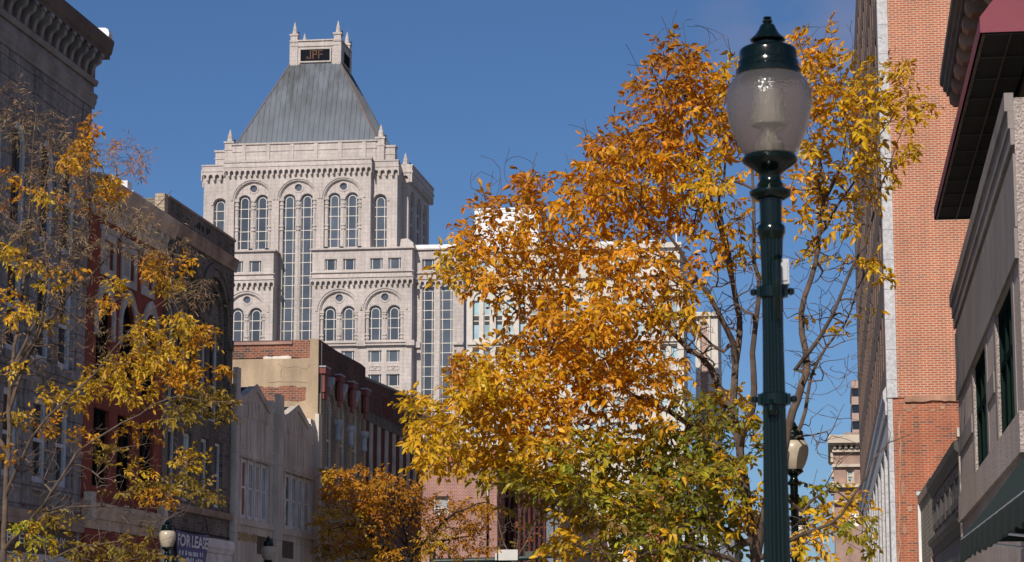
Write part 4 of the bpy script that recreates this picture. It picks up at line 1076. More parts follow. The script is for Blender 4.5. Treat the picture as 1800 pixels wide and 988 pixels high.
for c in pcs:
    mb = MB(FL); mb.box(c - .32, c + .32, .004, .22, 3.5, 10.2); mb.build('pilaster', 'buff_brick', bb)
    mb = MB(FL); mb.box(c - .3, c + .3, .225, .5, 10.25, 10.9); mb.box(c - .38, c + .38, .01, .62, 10.9, 11.12); mb.box(c - .24, c + .24, .22, .4, 10.02, 10.249); br_ = mb.build('bracket', 'red_bracket', bb)
    mb = MB(FL); mb.box(c - .41, c + .41, .01, .66, 11.121, 11.17); mb.build('bracket_cap', 'bluewhite', br_)
for c in wc:
    mb = MB(FL); brkt(mb, FL, c, .34, .42, 10.35, 10.95); mb.build('console', 'bluewhite', bb)
for c in pcs[1:]:
    mb = MB()
    x_, y_ = XL + .12, c
    mb.lathe([(.10, 8.75), (.13, 8.8), (.11, 9.0), (.12, 9.25), (.2, 9.35), (.22, 9.5)], x_, y_ - .25, 10); mb.build('capital', 'bluewhite', bb)
for c in wc:
    mb = MB(FL); mb.ring(rect(c - .55, c + .55, 6.35, 7.25), rect(c - .45, c + .45, 6.45, 7.15), .005, .1)
    random.seed(int(c * 10))
    for i in range(9): q0, q1 = c + random.uniform(-.35, .35), 6.8 + random.uniform(-.28, .28); mb.prism(circ(q0, q1, random.uniform(.06, .12), 7), .004, random.uniform(.05, .1))
    mb.build('relief_panel', 'terracotta', bb)
# flank facing the camera
FLK = FF(b0)
fz = lambda v, u=480: at_Y(u, v, b0).z
fx = lambda u, v=650: at_Y(u, v, b0).x
ztopf = fz(604)
mb = MB(FLK); mb.prism(rect(-27, fx(545), 0, ztopf - .55), .004, .06)
mb.prism([(fx(544), 0), (XL + .0, 0), (XL, 12.12), (fx(546), 12.12)], .004, .14)
mb.build('flank_stucco', 'beige_stucco', bb)
mb = MB(FLK); mb.prism([(-27, ztopf - .56), (fx(520), ztopf - .5), (fx(545), ztopf - .62), (fx(545), 12.1), (fx(514), 12.1), (fx(514), ztopf - .04), (-27, ztopf - .04)], -.3, .03); mb.build('parapet_brick', 'old_red_brick', bb)
mb = MB(FLK); mb.box(-27, fx(514) - .003, -.35, .1, ztopf - .039, ztopf + .06); mb.build('parapet_tile', 'terracotta', bb)
random.seed(21)
def rag(x0, x1, z0, z1, n=9, j=.09):
    p = [(x0 + (x1 - x0) * i / n, z0 + random.uniform(-j, j)) for i in range(n + 1)] + [(x1 - (0 if i else 0) + random.uniform(-j, j) * .4, z0 + (z1 - z0) * i / 3) for i in range(1, 3)]
    return p + [(x1 - (x1 - x0) * i / n, z1 + random.uniform(-j, j) * .7) for i in range(n + 1)]
mb = MB(FLK); mb.prism(rag(fx(452), fx(539), fz(705), fz(680), 12, .06), .05, .064); mb.build('bare_brick_patch', 'old_red_brick', bb)
mb = MB(FLK); mb.prism(rag(fx(463), fx(512), fz(632), fz(627), 10, .04), .031, .05); mb.build('render_smear', 'cream_trim', bb)
mb = MB(FLK)
for pl in ([(470, 672), (478, 673), (490, 671), (505, 672), (520, 671), (540, 673)], [(488, 640), (505, 647), (520, 644), (540, 650), (546, 640)], [(497, 645), (494, 655), (496, 664)]):
    mb.T = None; mb.tube([(fx(u, v), b0 - .062, fz(v, u)) for u, v in pl], .012, 4)
mb.build('cracks', 'brown_stone', bb)
mb = MB(FL); mb.box(b0 + .01, b0 + .12, .145, .24, 8.0, 12.0); mb.build('drain_pipe', 'dark_metal', bb)

# ------------------------------------------------------------------ LEFT ROW 6: dark red striped building
sbd = thing('striped_brick_building', 'dark red brick building with pale vertical strips across its windowless front', 'building', (XL, 92, 0))
d0, d1 = 85.9, 98.4
mb = MB(FL).wall([(d0, 0), (d1, 0), (d1, 11.95), (d0, 11.6)], [], 0, -13, .3).build('wall', 'dark_red_brick', sbd)
mb = MB(FL); mb.box(d0 + .2, d1 - .2, .003, .05, 7.6, 10.0); mb.build('brick_panel', 'maroon_panel', sbd)
n = 8
for i in range(n):
    s = d0 + .95 + i * (d1 - d0 - 1.4) / (n - 1)
    mb = MB(FL); mb.box(s - .26, s + .26, .004, .2, 7.62, 9.99); mb.build('vertical_strip', 'pale_strip', sbd)
mb = MB(FL); mb.box(d0, d1, .004, .24, 10.0, 10.38); mb.box(d0, d1, .004, .24, 7.2, 7.6); mb.build('band', 'grey_brick', sbd)
mb = MB(FL); mb.prism([(d0, 11.61), (d1, 11.96), (d1, 12.06), (d0, 11.71)], -.5, .06); mb.build('coping', 'grey_metal', sbd)
for s, z0, z1, w in ((89.5, 10.6, 11.3, 2.0), (95, 10.7, 11.2, 2.4)): MB(FL).box(s, s + w, .003, .03, z0, z1).build('blocked_opening', 'maroon_panel', sbd)

# ------------------------------------------------------------------ centre: buildings closing the street
Yc = 118.0; TCx = FF(Yc)
cx_ = lambda u: at_Y(u, 900, Yc).x
cz_ = lambda v, u=810: at_Y(u, v, Yc).z
pb = thing('pink_brick_building', 'pinkish brick building with a blinded window and red parapet', 'building', (cx_(808), Yc, 0))
wh = rect(cx_(761), cx_(789), cz_(905), cz_(872))
slot = rect(cx_(855), cx_(860), 1, cz_(858))
MB(TCx).wall(rect(cx_(739), cx_(874), 0, cz_(812)), [wh, slot], 0, -14, .35).build('wall', 'pink_brick', pb)
window(pb, TCx, wh, -.25, 'win_blind', 'win_frame_white', .07, (), (cz_(893),), .06, .08)
window(pb, TCx, slot, -.3, 'win_dark', 'win_frame_green', .05)
mb = MB(TCx); mb.box(cx_(738), cx_(875), -14, .12, cz_(812) + .002, cz_(792)); mb.build('parapet', 'orange_wall', pb)
mb = MB(TCx); mb.box(cx_(857), cx_(858.5), .02, .1, cz_(875), cz_(860)); mb.build('wall_lamp', 'coping', pb)
gb2 = thing('dark_glass_building', 'dark glazed shopfront building between brick and grey piers', 'building', (cx_(908), Yc + 3, 0))
TG = FF(Yc + 3)
mb = MB(TG); mb.box(cx_(876), cx_(950), -14, 0, 0, cz_(835)); mb.build('wall', 'win_dark', gb2)
mb = MB(TG)
for u in range(882, 948, 9): mb.box(cx_(u) - .06, cx_(u) + .06, .003, .16, 0, cz_(838))
mb.box(cx_(877), cx_(949), .004, .12, cz_(924), cz_(921))
mb.build('fin', 'maroon_panel', gb2)
mb = MB(TG); mb.box(cx_(876), cx_(950), .004, .3, cz_(838), cz_(830)); mb.build('fascia', 'brown_stone', gb2)
mb = MB(TG); mb.box(cx_(950.5), cx_(963), -14, .6, 0, cz_(820)); mb.box(cx_(965), cx_(977), -14, .5, 0, cz_(820)); mb.box(cx_(950.5), cx_(977), -14, .7, cz_(820) + .002, cz_(808)); mb.build('pier', 'blue_grey', gb2)
Yd = 150.0; TD = FF(Yd)
dx_ = lambda u: at_Y(u, 900, Yd).x
dz_ = lambda v: at_Y(1050, v, Yd).z
ppb = thing('pink_plaster_building', 'pale pink plaster building with cream trim behind the tree', 'building', (dx_(1010), Yd, 0))
dw = [rect(dx_(988), dx_(1000), dz_(960), dz_(930)), rect(dx_(1012), dx_(1024), dz_(960), dz_(930))]
MB(TD).wall(rect(dx_(980), dx_(1033), 0, dz_(893)), dw, 0, -14, .3).build('wall', 'pink_plaster', ppb)
for h in dw: window(ppb, TD, h, -.2, 'win_dark', 'cream_trim', .12, (), ((h[0][1] + h[2][1]) / 2,), .1, .1)
mb = MB(TD); mb.box(dx_(979), dx_(1034), .003, .5, dz_(896), dz_(889)); mb.box(dx_(981), dx_(986), .003, .3, 0, dz_(897)); mb.build('cornice', 'cream_stone', ppb)
wlb = thing('low_white_building', 'low white building glimpsed low behind the golden tree', 'building', (dx_(1075), Yd + 8, 0))
TD2 = FF(Yd + 8)
dw = [rect(dx_(1060), dx_(1075), dz_(965), dz_(925)), rect(dx_(1095), dx_(1110), dz_(965), dz_(925))]
MB(TD2).wall(rect(dx_(1034.5), dx_(1138), 0, dz_(872)), dw, 0, -14, .3).build('wall', 'white_stone', wlb)
for h in dw: window(wlb, TD2, h, -.2, 'blue_glass', 'white_trim', .12, (), ((h[0][1] + h[2][1]) / 2,), .1, .1)
mb = MB(TD2); mb.box(dx_(1034), dx_(1138.5), .003, .4, dz_(878), dz_(872)); mb.build('cornice', 'cream_stone', wlb)
obd = thing('orange_brick_building', 'orange brick building glimpsed low behind the dark tree limbs', 'building', (dx_(1165), Yd - 4, 0))
TD3 = FF(Yd - 4)
dw = [rect(dx_(1150), dx_(1158), dz_(935), dz_(905))]
MB(TD3).wall(rect(dx_(1139), dx_(1180), 0, dz_(858)), dw, 0, -14, .3).build('wall', 'orange_wall', obd)
window(obd, TD3, dw[0], -.2, 'win_dark', 'cream_trim', .1)
mb = MB(TD3); mb.box(dx_(1138.5), dx_(1180.5), .003, .35, dz_(864), dz_(857)); mb.build('cornice', 'terracotta', obd)
bgb = thing('blue_grey_building', 'low blue grey building seen under the tree beside the orange brick one', 'building', (dx_(1215), Yd + 30, 0))
TD4 = FF(Yd + 30)
kx = (Yd + 30) / Yd
dw = [rect(dx_(u) * kx, dx_(u + 9) * kx, 4, dz_(945) * kx) for u in (1195, 1215, 1235, 1255)]
MB(TD4).wall(rect(dx_(1181) * kx, dx_(1290) * kx, 0, dz_(935) * kx), dw, 0, -14, .3).build('wall', 'blue_grey', bgb)
for h in dw: window(bgb, TD4, h, -.2, 'blue_glass', 'white_trim', .12)
# ------------------------------------------------------------------ RIGHT SIDE: tall brick building
tall_b = thing('tall_brick_building', 'tall orange red brick building with pale granite corner strip and granite base', 'building', (XR + 8, 79, 0))
YT = 79.0; TT = FF(YT)
tz = lambda v: at_Y(1570, v, YT).z
tx = lambda u, v=400: at_Y(u, v, YT).x
zb_ = tz(699); zt_ = 36.0
x0 = XR
MB(TT).wall(rect(x0 + .36, 24, zb_ + .001, zt_), [], 0, -60, .3).build('wall', 'tall_brick', tall_b)
MB(TT).wall(rect(x0 + .2, 24, 0, zb_), [], -.05, -60, .3).build('lower_wall', 'tall_brick_old', tall_b)
mb = MB(TT); mb.box(x0, x0 + .359, -.9, .03, zb_, zt_); mb.build('corner_strip', 'granite', tall_b)
mb = MB(TT); mb.box(x0 + .02, x0 + .19, -1.4, -.02, 0, zb_ - .001); mb.build('base_pier', 'granite', tall_b)
random.seed(4)
mb = MB(TT)
mb.prism(rag(tx(1590, 700), tx(1700, 700), tz(706), tz(697), 14, .03), -.049, .05)
mb.build('mortar_ledge', 'mortar_patch', tall_b)
mb = MB(TT)
vs = list(range(707, 1010, 18)); lft = [(tx(1580 + random.uniform(-3, 3), v), tz(v)) for v in vs]; rgt = [(p[0] + random.uniform(.03, .08), p[1]) for p in lft]
mb.prism(lft + rgt[::-1], -.048, -.03)
for u, v, w, h_ in ((1597, 720, 10, 4), (1606, 715, 6, 4), (1640, 722, 7, 3), (1657, 717, 5, 4), (1600, 895, 4, 6), (1588, 860, 4, 14), (1590, 930, 4, 12)):
    mb.prism([(tx(u, v) + w * .02 * math.cos(q) * random.uniform(.5, 1.1), tz(v) + h_ * .02 * math.sin(q) * random.uniform(.6, 1.1)) for q in [2 * PI * i / 11 for i in range(11)]], -.048, -.032)
mb.build('mortar_smears', 'mortar_patch', tall_b)
# street front, seen at a raking angle
hs = []
YE = 147
yy = YT + 2.6
fw_ = []
while yy < YE - 3:
    z = zb_ + 1.3
    while z < zt_ - 3: fw_.append(rect(yy, yy + 1.5, z, z + 2.1)); z += 3.4
    yy += 3.3
MB(FR).wall(rect(YT + .91, YE, zb_ + .5, zt_), fw_, 0, -.35, .3).build('front_wall', 'brown_brick', tall_b)
mb = MB(FR)
for h in fw_[96:]: mb.prism(h, -.3, -.26)
if len(fw_) > 96: mb.build('upper_glazing', 'win_dark', tall_b)
for h in fw_[:96]:
    f = MB(FR); f.ring(h, inset(h, .08), -.24, -.18); f = f.build('window', 'win_frame_green', tall_b); MB(FR).prism(h, -.3, -.24).build('pane', 'win_dark', f)
mb = MB(FR); mb.profile([(-.1, zb_ - .5), (.1, zb_ - .5), (.12, zb_ - .1), (.3, zb_ + .1), (.3, zb_ + .3), (0, zb_ + .49), (-.1, zb_ + .49)], YT + .92, YE); mb.build('base_cornice', 'granite', tall_b)
ops = [rect(y_, y_ + 4.2, .3, zb_ - 1.3) for y_ in np.arange(YT + 2.2, YE - 5, 5.6)]
MB(FR).wall(rect(YT + 1.41, YE, 0, zb_ - .501), ops, -.02, -.8, .6).build('base_wall', 'granite', tall_b)
for h in ops: window(tall_b, FR, h, -.55, 'win_dark', 'win_frame_green', .14, (h[0][0] + 1.4, h[0][0] + 2.8), (3.2, 6.2), .12, .12)

# low shops between the stucco building and the tall one
ls = thing('panelled_low_shop', 'low shop with grey panelled parapet and dark cornice below the brick wall', 'building', (XR, 41, 0))
p0, p1 = 36.3, 46.4
MB(FR).wall(rect(p0, p1, 0, 4.45), [rect(p0 + .6, p1 - .6, .4, 2.7)], 0, -12, .3).build('wall', 'smooth_shade_stucco', ls)
mb = MB(FR); mb.profile([(0, 4.451), (.1, 4.451), (.16, 4.55), (.30, 4.6), (.34, 4.72), (0, 4.78)], p0 - .12, p1 + .1); mb.profile([(0, 3.3), (.08, 3.3), (.14, 3.45), (.32, 3.52), (.32, 3.6), (0, 3.66)], p0, p1 + .05); mb.build('cornice', 'dark_metal', ls)
mb = MB(FR)
for i in range(6): s = p0 + .3 + i * 1.62; mb.ring(rect(s, s + 1.45, 3.78, 4.36), rect(s + .12, s + 1.33, 3.9, 4.24), .004, .07)
mb.build('parapet_panels', 'dark_metal', ls)
mb = MB(FR); mb.box(p0 - .25, p0 - .004, -.35, .14, 0, 4.78); mb.box(p0 - .3, p0 - .005, -.4, .2, 4.781, 4.92); e_ = mb.build('end_pier', 'cream_stone', ls)
mb = MB(FR)
for z in (3.6, 3.95, 4.3): mb.box(p0 - .32, p0 - .251, -.05, .02, z, z + .06)
mb.build('anchor_bolts', 'bronze', e_)
mb = MB(FR); mb.box(p0 + .6, p1 - .6, -.29, -.2, .4, 2.7); mb.build('shop_glass', 'win_dark', ls)
ys = thing('yellow_brick_shop', 'low yellow brick shop with white end pilaster beside the tall brick wall', 'building', (XR, 50, 0))
q0, q1 = 46.5, 53.2
MB(FR).wall(rect(q0, q1, 0, 4.7), [rect(q0 + .6, q1 - .7, .4, 2.7)], 0, -12, .3).build('wall', 'buff_brick', ys)
mb = MB(FR); mb.box(q0, q1, -.3, .12, 4.701, 4.9); mb.box(q0, q1, .004, .2, 3.05, 3.3); mb.build('cornice', 'brown_stone', ys)
mb = MB(FR); mb.box(q1 - .35, q1, .005, .16, 3.301, 4.7); mb.box(q1 - .36, q1 + .02, -.3, .22, 4.91, 5.0); mb.build('end_pilaster', 'white_trim', ys)
mb = MB(FR); mb.box(q0 + .6, q1 - .7, -.29, -.2, .4, 2.7); mb.build('shop_glass', 'win_dark', ys)

# pinkish stucco building
EP = 45.0 / 4000
def FP(s, d, z):
    d = d * .4 if d > 0 else d
    return (2.0 + EP * (s - 35) - d, s + EP * d, z)
def PK(u, v):
    y = 30.0
    for _ in range(12):
        p = at_X(u, v, 2.0 + EP * (y - 35)); y = p.y
    return p.y, p.z
pk = thing('stucco_building', 'pinkish grey stucco building with deep green framed windows at right edge', 'building', (2.0, 29, 0))
s_f = 35.0
zpar = PK(1690, 488)[1]
wf = [PK(1735, 700)[0], PK(1712, 700)[0]]; wn2 = [PK(1783, 650)[0], PK(1753, 650)[0]]
zh = (PK(1712, 637)[1] + PK(1753, 553)[1]) / 2; zs0 = (PK(1716, 832)[1] + PK(1757, 778)[1]) / 2
wd = wf[1] - wf[0]; gap = wf[0] - wn2[1]
wins = [rect(wf[0], wf[1], zs0, zh), rect(wn2[0], wn2[1], zs0, zh)]
sx_ = wn2[0] - gap
s_n = 21.8
MB(FP).wall(rect(s_n, s_f, 0, zpar), wins, 0, -12, .09).build('wall', 'pink_stucco', pk)
for h in wins:
    m_ = (h[0][0] + h[1][0]) / 2
    window(pk, FP, h, -.07, 'win_dull', 'win_frame_green', .09, (m_ - .35, m_ + .35), ((h[0][1] + h[2][1]) / 2 + .1,), .08, .04)
mb = MB(FP)
mb.box(s_n, s_f + .05, .003, .06, zh + .32, zpar - .55)
for i, (d_, za, zb2) in enumerate(((.22, .13, .0), (.15, .30, .132), (.10, .46, .302))): mb.box(s_n, s_f + .06, .002 + i * .001, d_, zpar - za, zpar - zb2 + (.05 if i == 0 else 0))
mb.box(s_n, s_f + .05, .005, .09, zh + .02, zh + .31)
mb.build('parapet_band', 'smooth_shade_stucco', pk)  # the shaded upper wall is painted in with this darker stucco
mb = MB(FP); mb.box(s_n, s_f + .05, .004, .12, zs0 - .42, zs0 - .03); mb.build('sill_band', 'pink_stucco', pk)
for h in wins:
    for e0, e1 in ((h[0][0] - .34, h[0][0] - .02), (h[1][0] + .02, h[1][0] + .34)): MB(FP).box(e0, e1, .004, .025, zs0 - .028, zh + .018).build('window_jamb', 'smooth_shade_stucco', pk)
zmd = (zs0 + zh) / 2
bnds = [(wins[0][1][0] + .35, s_f)] + [(wins[1][1][0] + .35, wins[0][0][0] - .35)]
for e0, e1 in bnds: MB(FP).box(e0 + .01, e1 - .01, .004, .06, zmd - .12, zmd + .12).build('wall_band', 'smooth_shade_stucco', pk)
MB(FP).box(s_n, s_f, .003, .05, .4, 2.3).build('shop_glass', 'win_dark', pk)
# green awning on it
ga = thing('green_awning', 'dark green canvas awning low on the stucco building', 'awning', (1.6, 19, 2.5))
yf, yn, xo = 22.0, 13.6, 1.24
zf = 1.65 + (1125 - 953) * yf / 4000
mb = MB()
xw = 1.88
def slab(y0, y1): return [(xo, y0, zf), (xo, y1, zf), (xw, y1, zf + .82), (xw, y0, zf + .82)]
nseg = 8
pts = []
for k in range(nseg + 1):
    y = yn + (yf - yn) * k / nseg
    pts += [(xo, y, zf + .0), (xo + (xw - xo) * .5, y, zf + .38), (xw, y, zf + .82), (xw, y, zf + .80), (xo + (xw - xo) * .5, y, zf + .36), (xo + .01, y, zf - .02)]
fs = []
for k in range(nseg):
    for j in range(6): a_ = k * 6 + j; b_ = k * 6 + (j + 1) % 6; fs.append((a_, b_, b_ + 6, a_ + 6))
fs += [(0, 1, 2, 3, 4, 5), tuple(nseg * 6 + i for i in range(6))]
mb.add(pts, fs); mb.build('canvas', 'green_canvas', ga)
mb = MB(); pts = []; fs = []
nn = 84
for k in range(nn + 1):
    y = yn + (yf - yn) * k / nn
    zl = zf - .20 - .035 * abs(math.sin(k * PI / 6)) ; wob_ = .012 * math.sin(k * .9)
    pts += [(xo - .005 + wob_ * .2, y, zf - .02), (xo - .012 + wob_, y, zl), (xo + .002 + wob_, y, zl), (xo + .004 + wob_ * .2, y, zf - .02)]
for k in range(nn):
    for j in range(4): a_ = k * 4 + j; b_ = k * 4 + (j + 1) % 4; fs.append((a_, b_, b_ + 4, a_ + 4))
mb.add(pts, fs); mb.build('valance', 'green_canvas', ga)
mb = MB(); mb.add([(xo + .01, yf + .003, zf - .03), (xw, yf + .003, zf - .03), (xw, yf + .003, zf + .80), (xo + .01, yf + .012, zf - .03), (xw, yf + .012, zf - .03), (xw, yf + .012, zf + .80)], [(0, 1, 2), (3, 4, 5), (0, 1, 4, 3), (1, 2, 5, 4), (2, 0, 3, 5)]); mb.build('end_panel', 'green_canvas', ga)
mb = MB(); mb.tube([(xo + .01, yn, zf - .01), (xo + .01, yf, zf - .01)], .012, 6)
for k in range(5):
    y = yn + (yf - yn) * k / 4; mb.tube([(xo + .01, y, zf - .02), (xw + .05, y, zf - .1)], .012, 6)
mb.build('awning_frame', 'coping', ga)

# older upper wall and bracketed cornice above the stucco front
MB(FP).wall(rect(s_n, s_f - .35, zpar + .06, 9.75), [], -.45, -12, .3).build('upper_wall', 'dark_metal', pk)
ce = s_f - .2
FC = lambda s, d, z: (2.42 + EP * (s - 35) - d, s, z)
do_ = 2.42 - at_Y(1652, 145, ce).x
zc = at_Y(1652, 145, ce).z - .25
cor = MB(FC)
cor.profile([(0, zc + .06), (do_ - .16, zc + .06), (do_ - .155, zc + .02), (do_ - .10, zc + .02), (do_ - .095, zc + .08), (do_ - .05, zc + .1), (do_ - .045, zc + .17), (do_, zc + .2), (do_, zc + .32), (0, zc + .5)], s_n, ce)
cn = cor.build('cornice', 'dark_metal', pk)
s = ce - .25
dm = do_ - .13
while s > 24:
    mb = MB(FC)
    mb.profile([(0, zc - .42), (.05, zc - .44), (.12, zc - .34), (dm * .55, zc - .16), (dm - .08, zc - .18), (dm - .01, zc - .12), (dm, zc - .02), (dm - .02, zc + .055), (0, zc + .055)], s - .14, s + .14)
    mb.build('bracket', 'brown_stone', cn); s -= .85
mb = MB(FC); mb.box(s_n, ce - .04, .002, .07, zc - .75, zc + .05); mb.box(s_n, ce - .04, .071, .11, zc - .55, zc - .46); mb.build('frieze', 'dark_metal', pk)

cp = thing('maroon_canopy', 'maroon canvas canopy with black framed underside above the stucco parapet', 'awning', (1.9, 29.5, 8.0))
cy0, cy1, cxo = 23.95, 35.0, 1.715
zc0, zc1 = 8.03, 8.20
xw = 2.30
mb = MB()
mb.add([(cxo, cy0, zc0), (cxo, cy0, zc1), (xw, cy0, zc1 + .75), (xw, cy0, zc0), (cxo, cy1, zc0), (cxo, cy1, zc1), (xw, cy1, zc1 + .75), (xw, cy1, zc0)],
       [(0, 1, 2, 3), (4, 5, 6, 7), (0, 1, 5, 4), (1, 2, 6, 5)]); mb.build('canvas', 'maroon_canvas', cp)
mb = MB(); mb.box(cxo + .03, xw, cy0 + .01, cy1 - .01, zc0 + .02, zc0 + .03); mb.build('lining', 'black_roof', cp)
mb = MB()
for k in range(12):
    y = cy0 + .08 + (cy1 - cy0 - .16) * k / 11; mb.tube([(cxo + .03, y, zc0), (xw, y, zc0)], .010, 6)
for x in (cxo + .035, cxo + .33): mb.tube([(x, cy0 + .03, zc0 - .003), (x, cy1 - .03, zc0 - .003)], .011, 6)
mb.build('canopy_frame', 'black_frame', cp)
mb = MB(); k = cy0 + .1
while k < cy1 - .2: mb.tube([(cxo + .045, k, zc0 - .005), (cxo + .058, k + .1, zc0 + .01), (cxo + .045, k + .2, zc0 - .005)], .006, 4); k += .2
mb.build('lacing', 'brown_stone', cp)
# ------------------------------------------------------------------ far right: classical building and office tower
cb = thing('classical_cornice_building', 'pinkish stone building with white dentilled cornice down the street', 'building', (6, 175, 0))
YK = 175.0; TK = FF(YK)
kx_ = lambda u: at_Y(u, 850, YK).x
kz = lambda v: at_Y(1490, v, YK).z
wh = [rect(kx_(1488), kx_(1502), kz(849), kz(824)), rect(kx_(1520), kx_(1534), kz(849), kz(824)), rect(kx_(1488), kx_(1508), kz(925), kz(893)), rect(kx_(1520), kx_(1540), kz(925), kz(893))]
MB(TK).wall(rect(kx_(1466), 14, 0, kz(795)), wh, 0, -20, .4).build('wall', 'brown_pink', cb)
for i, h in enumerate(wh): window(cb, TK, h, -.3, 'win_blind' if i == 1 else ('blue_glass' if i < 2 else 'white_trim'), 'tan_trim' if i < 2 else 'white_trim', .14, (), ((h[0][1] + h[2][1]) / 2,), .1, .12)
mb = MB(TK); mb.box(kx_(1464), 14, .003, .35, kz(795), kz(789)); mb.box(kx_(1457), 14, -20, 1.0, kz(780), kz(766)); mb.box(kx_(1459), 14, -20, .7, kz(782.5), kz(780.3)); mb.box(kx_(1466), 14, -20, -.01, kz(795) + .01, kz(782.6))
mb.box(kx_(1463), 14, .004, .3, kz(821), kz(816)); mb.box(kx_(1462), 14, .004, .45, kz(857), kz(852)); mb.box(kx_(1462), 14, .004, .45, kz(884), kz(880))
cc = mb.build('cornice', 'cream_stone', cb)
mb = MB(TK); x = kx_(1466)
while x < 6: mb.box(x, x + .22, .006, .55, kz(788.8), kz(783)); x += .42
mb.build('dentils', 'cream_stone', cc)
mb = MB(TK)
for v0, v1, w in ((812, 796, 5), (838, 826, 4), (868, 846, 6), (915, 890, 5)): mb.box(kx_(1466 - w), kx_(1466) - .003, -2.2, .1, kz(v0), kz(v1))
mb.build('side_blocks', 'cream_stone', cb)
mb = MB(TK); mb.prism([(kx_(1506), kz(877)), (kx_(1535), kz(877)), (kx_(1533), kz(862)), (kx_(1508), kz(862))], .46, .9); mb.build('shop_awning', 'maroon_canvas', cb)
mb = MB(TK); mb.box(kx_(1476), 14, -14, -4, kz(768), kz(758)); mb.box(kx_(1487), 14, -12, -5, kz(757.9), kz(750)); mb.build('penthouse', 'brown_stone', cb)
ft = thing('banded_office_tower', 'distant office tower with pink and dark bands above the dentilled cornice', 'tower', (12, 300, 0))
YF2 = 300.0; TF2 = FF(YF2)
ux = lambda u: at_Y(u, 700, YF2).x
uz = lambda v: at_Y(1510, v, YF2).z
mb = MB(TF2); mb.box(ux(1498), 22, -20, -.3, 0, uz(672)); mb.build('glazing', 'win_dark', ft)
for v0 in range(668, 1100, 29):
    mb = MB(TF2); mb.box(ux(1497), 22.3, -20.3, 0, max(0, uz(v0 + 14)), uz(v0)); mb.build('band', 'far_pink', ft)
mb = MB(TF2); mb.box(ux(1521), ux(1527), -8, -4, uz(672), uz(622)); mb.build('stair_tower', 'win_dark', ft)
mb = MB(TF2); mb.box(ux(1521), ux(1527), -8.05, -3.9, uz(648), uz(643)); mb.build('band', 'far_pink', ft)
MB().tube([(ux(1510), YF2 + 4, uz(670)), (ux(1510), YF2 + 4, uz(650))], .08, 5).build('antenna', 'bronze', ft)

# traffic signal arm over the street
ta = thing('traffic_mast_arm', 'dark green traffic mast arm carrying two signs seen from the back', 'traffic signal', (-14.6, 84, .14))
mb = MB(); az = at_Y(880, 984, 84).z; bz = at_Y(1090, 968, 84).z
ax, bx = -14.6, at_Y(1092, 968, 84).x
mb.tube([(ax, 84, .14), (ax, 84, az + .6)], [.16, .11], 12); mb.lathe([(.26, .14), (.26, .2), (.18, .45)], ax, 84, 12); mb.build('pole', 'arm_green', ta, smooth=True)
mb = MB(); mb.tube([(ax, 84, az - .05), (at_Y(880, 984, 84).x, 84, az), (bx, 84, bz)], [.11, .1, .05], 10); arm = mb.build('arm', 'arm_green', ta, smooth=True)
for u0, u1, v0, v1, mt in ((876, 910, 985, 966, 'sign_back'), (923, 946, 981, 969, 'sign_green')):
    p_, q_ = at_Y(u0, v0, 83.8), at_Y(u1, v1, 83.8)
    mb = MB(); mb.box(p_.x, q_.x, 83.80, 83.83, p_.z, q_.z); mb.box((p_.x + q_.x) / 2 - .03, (p_.x + q_.x) / 2 + .03, 83.831, 83.9, p_.z + .02, q_.z - .02); sg = mb.build('sign_panel', mt, ta)
for u in (872, 903, 925, 944):
    p_ = at_Y(u, 985, 83.86); mb = MB(); zc_ = az + (bz - az) * (p_.x - ax) / (bx - ax); mb.box(p_.x - .03, p_.x + .03, 83.84, 83.90, zc_ - .13, zc_ + .13); mb.build('clamp', 'sign_back', arm)
hd = MB(); px_ = at_Y(1040, 985, 84).x; hz = bz - .1
hd.box(px_ - .18, px_ + .18, 83.85, 84.1, hz - 1.05, hz - .1)
for k in range(3): hd.box(px_ - .12, px_ + .12, 84.1, 84.3, hz - .32 - k * .3, hz - .28 - k * .3)
hd.build('signal_head', 'bronze', ta)

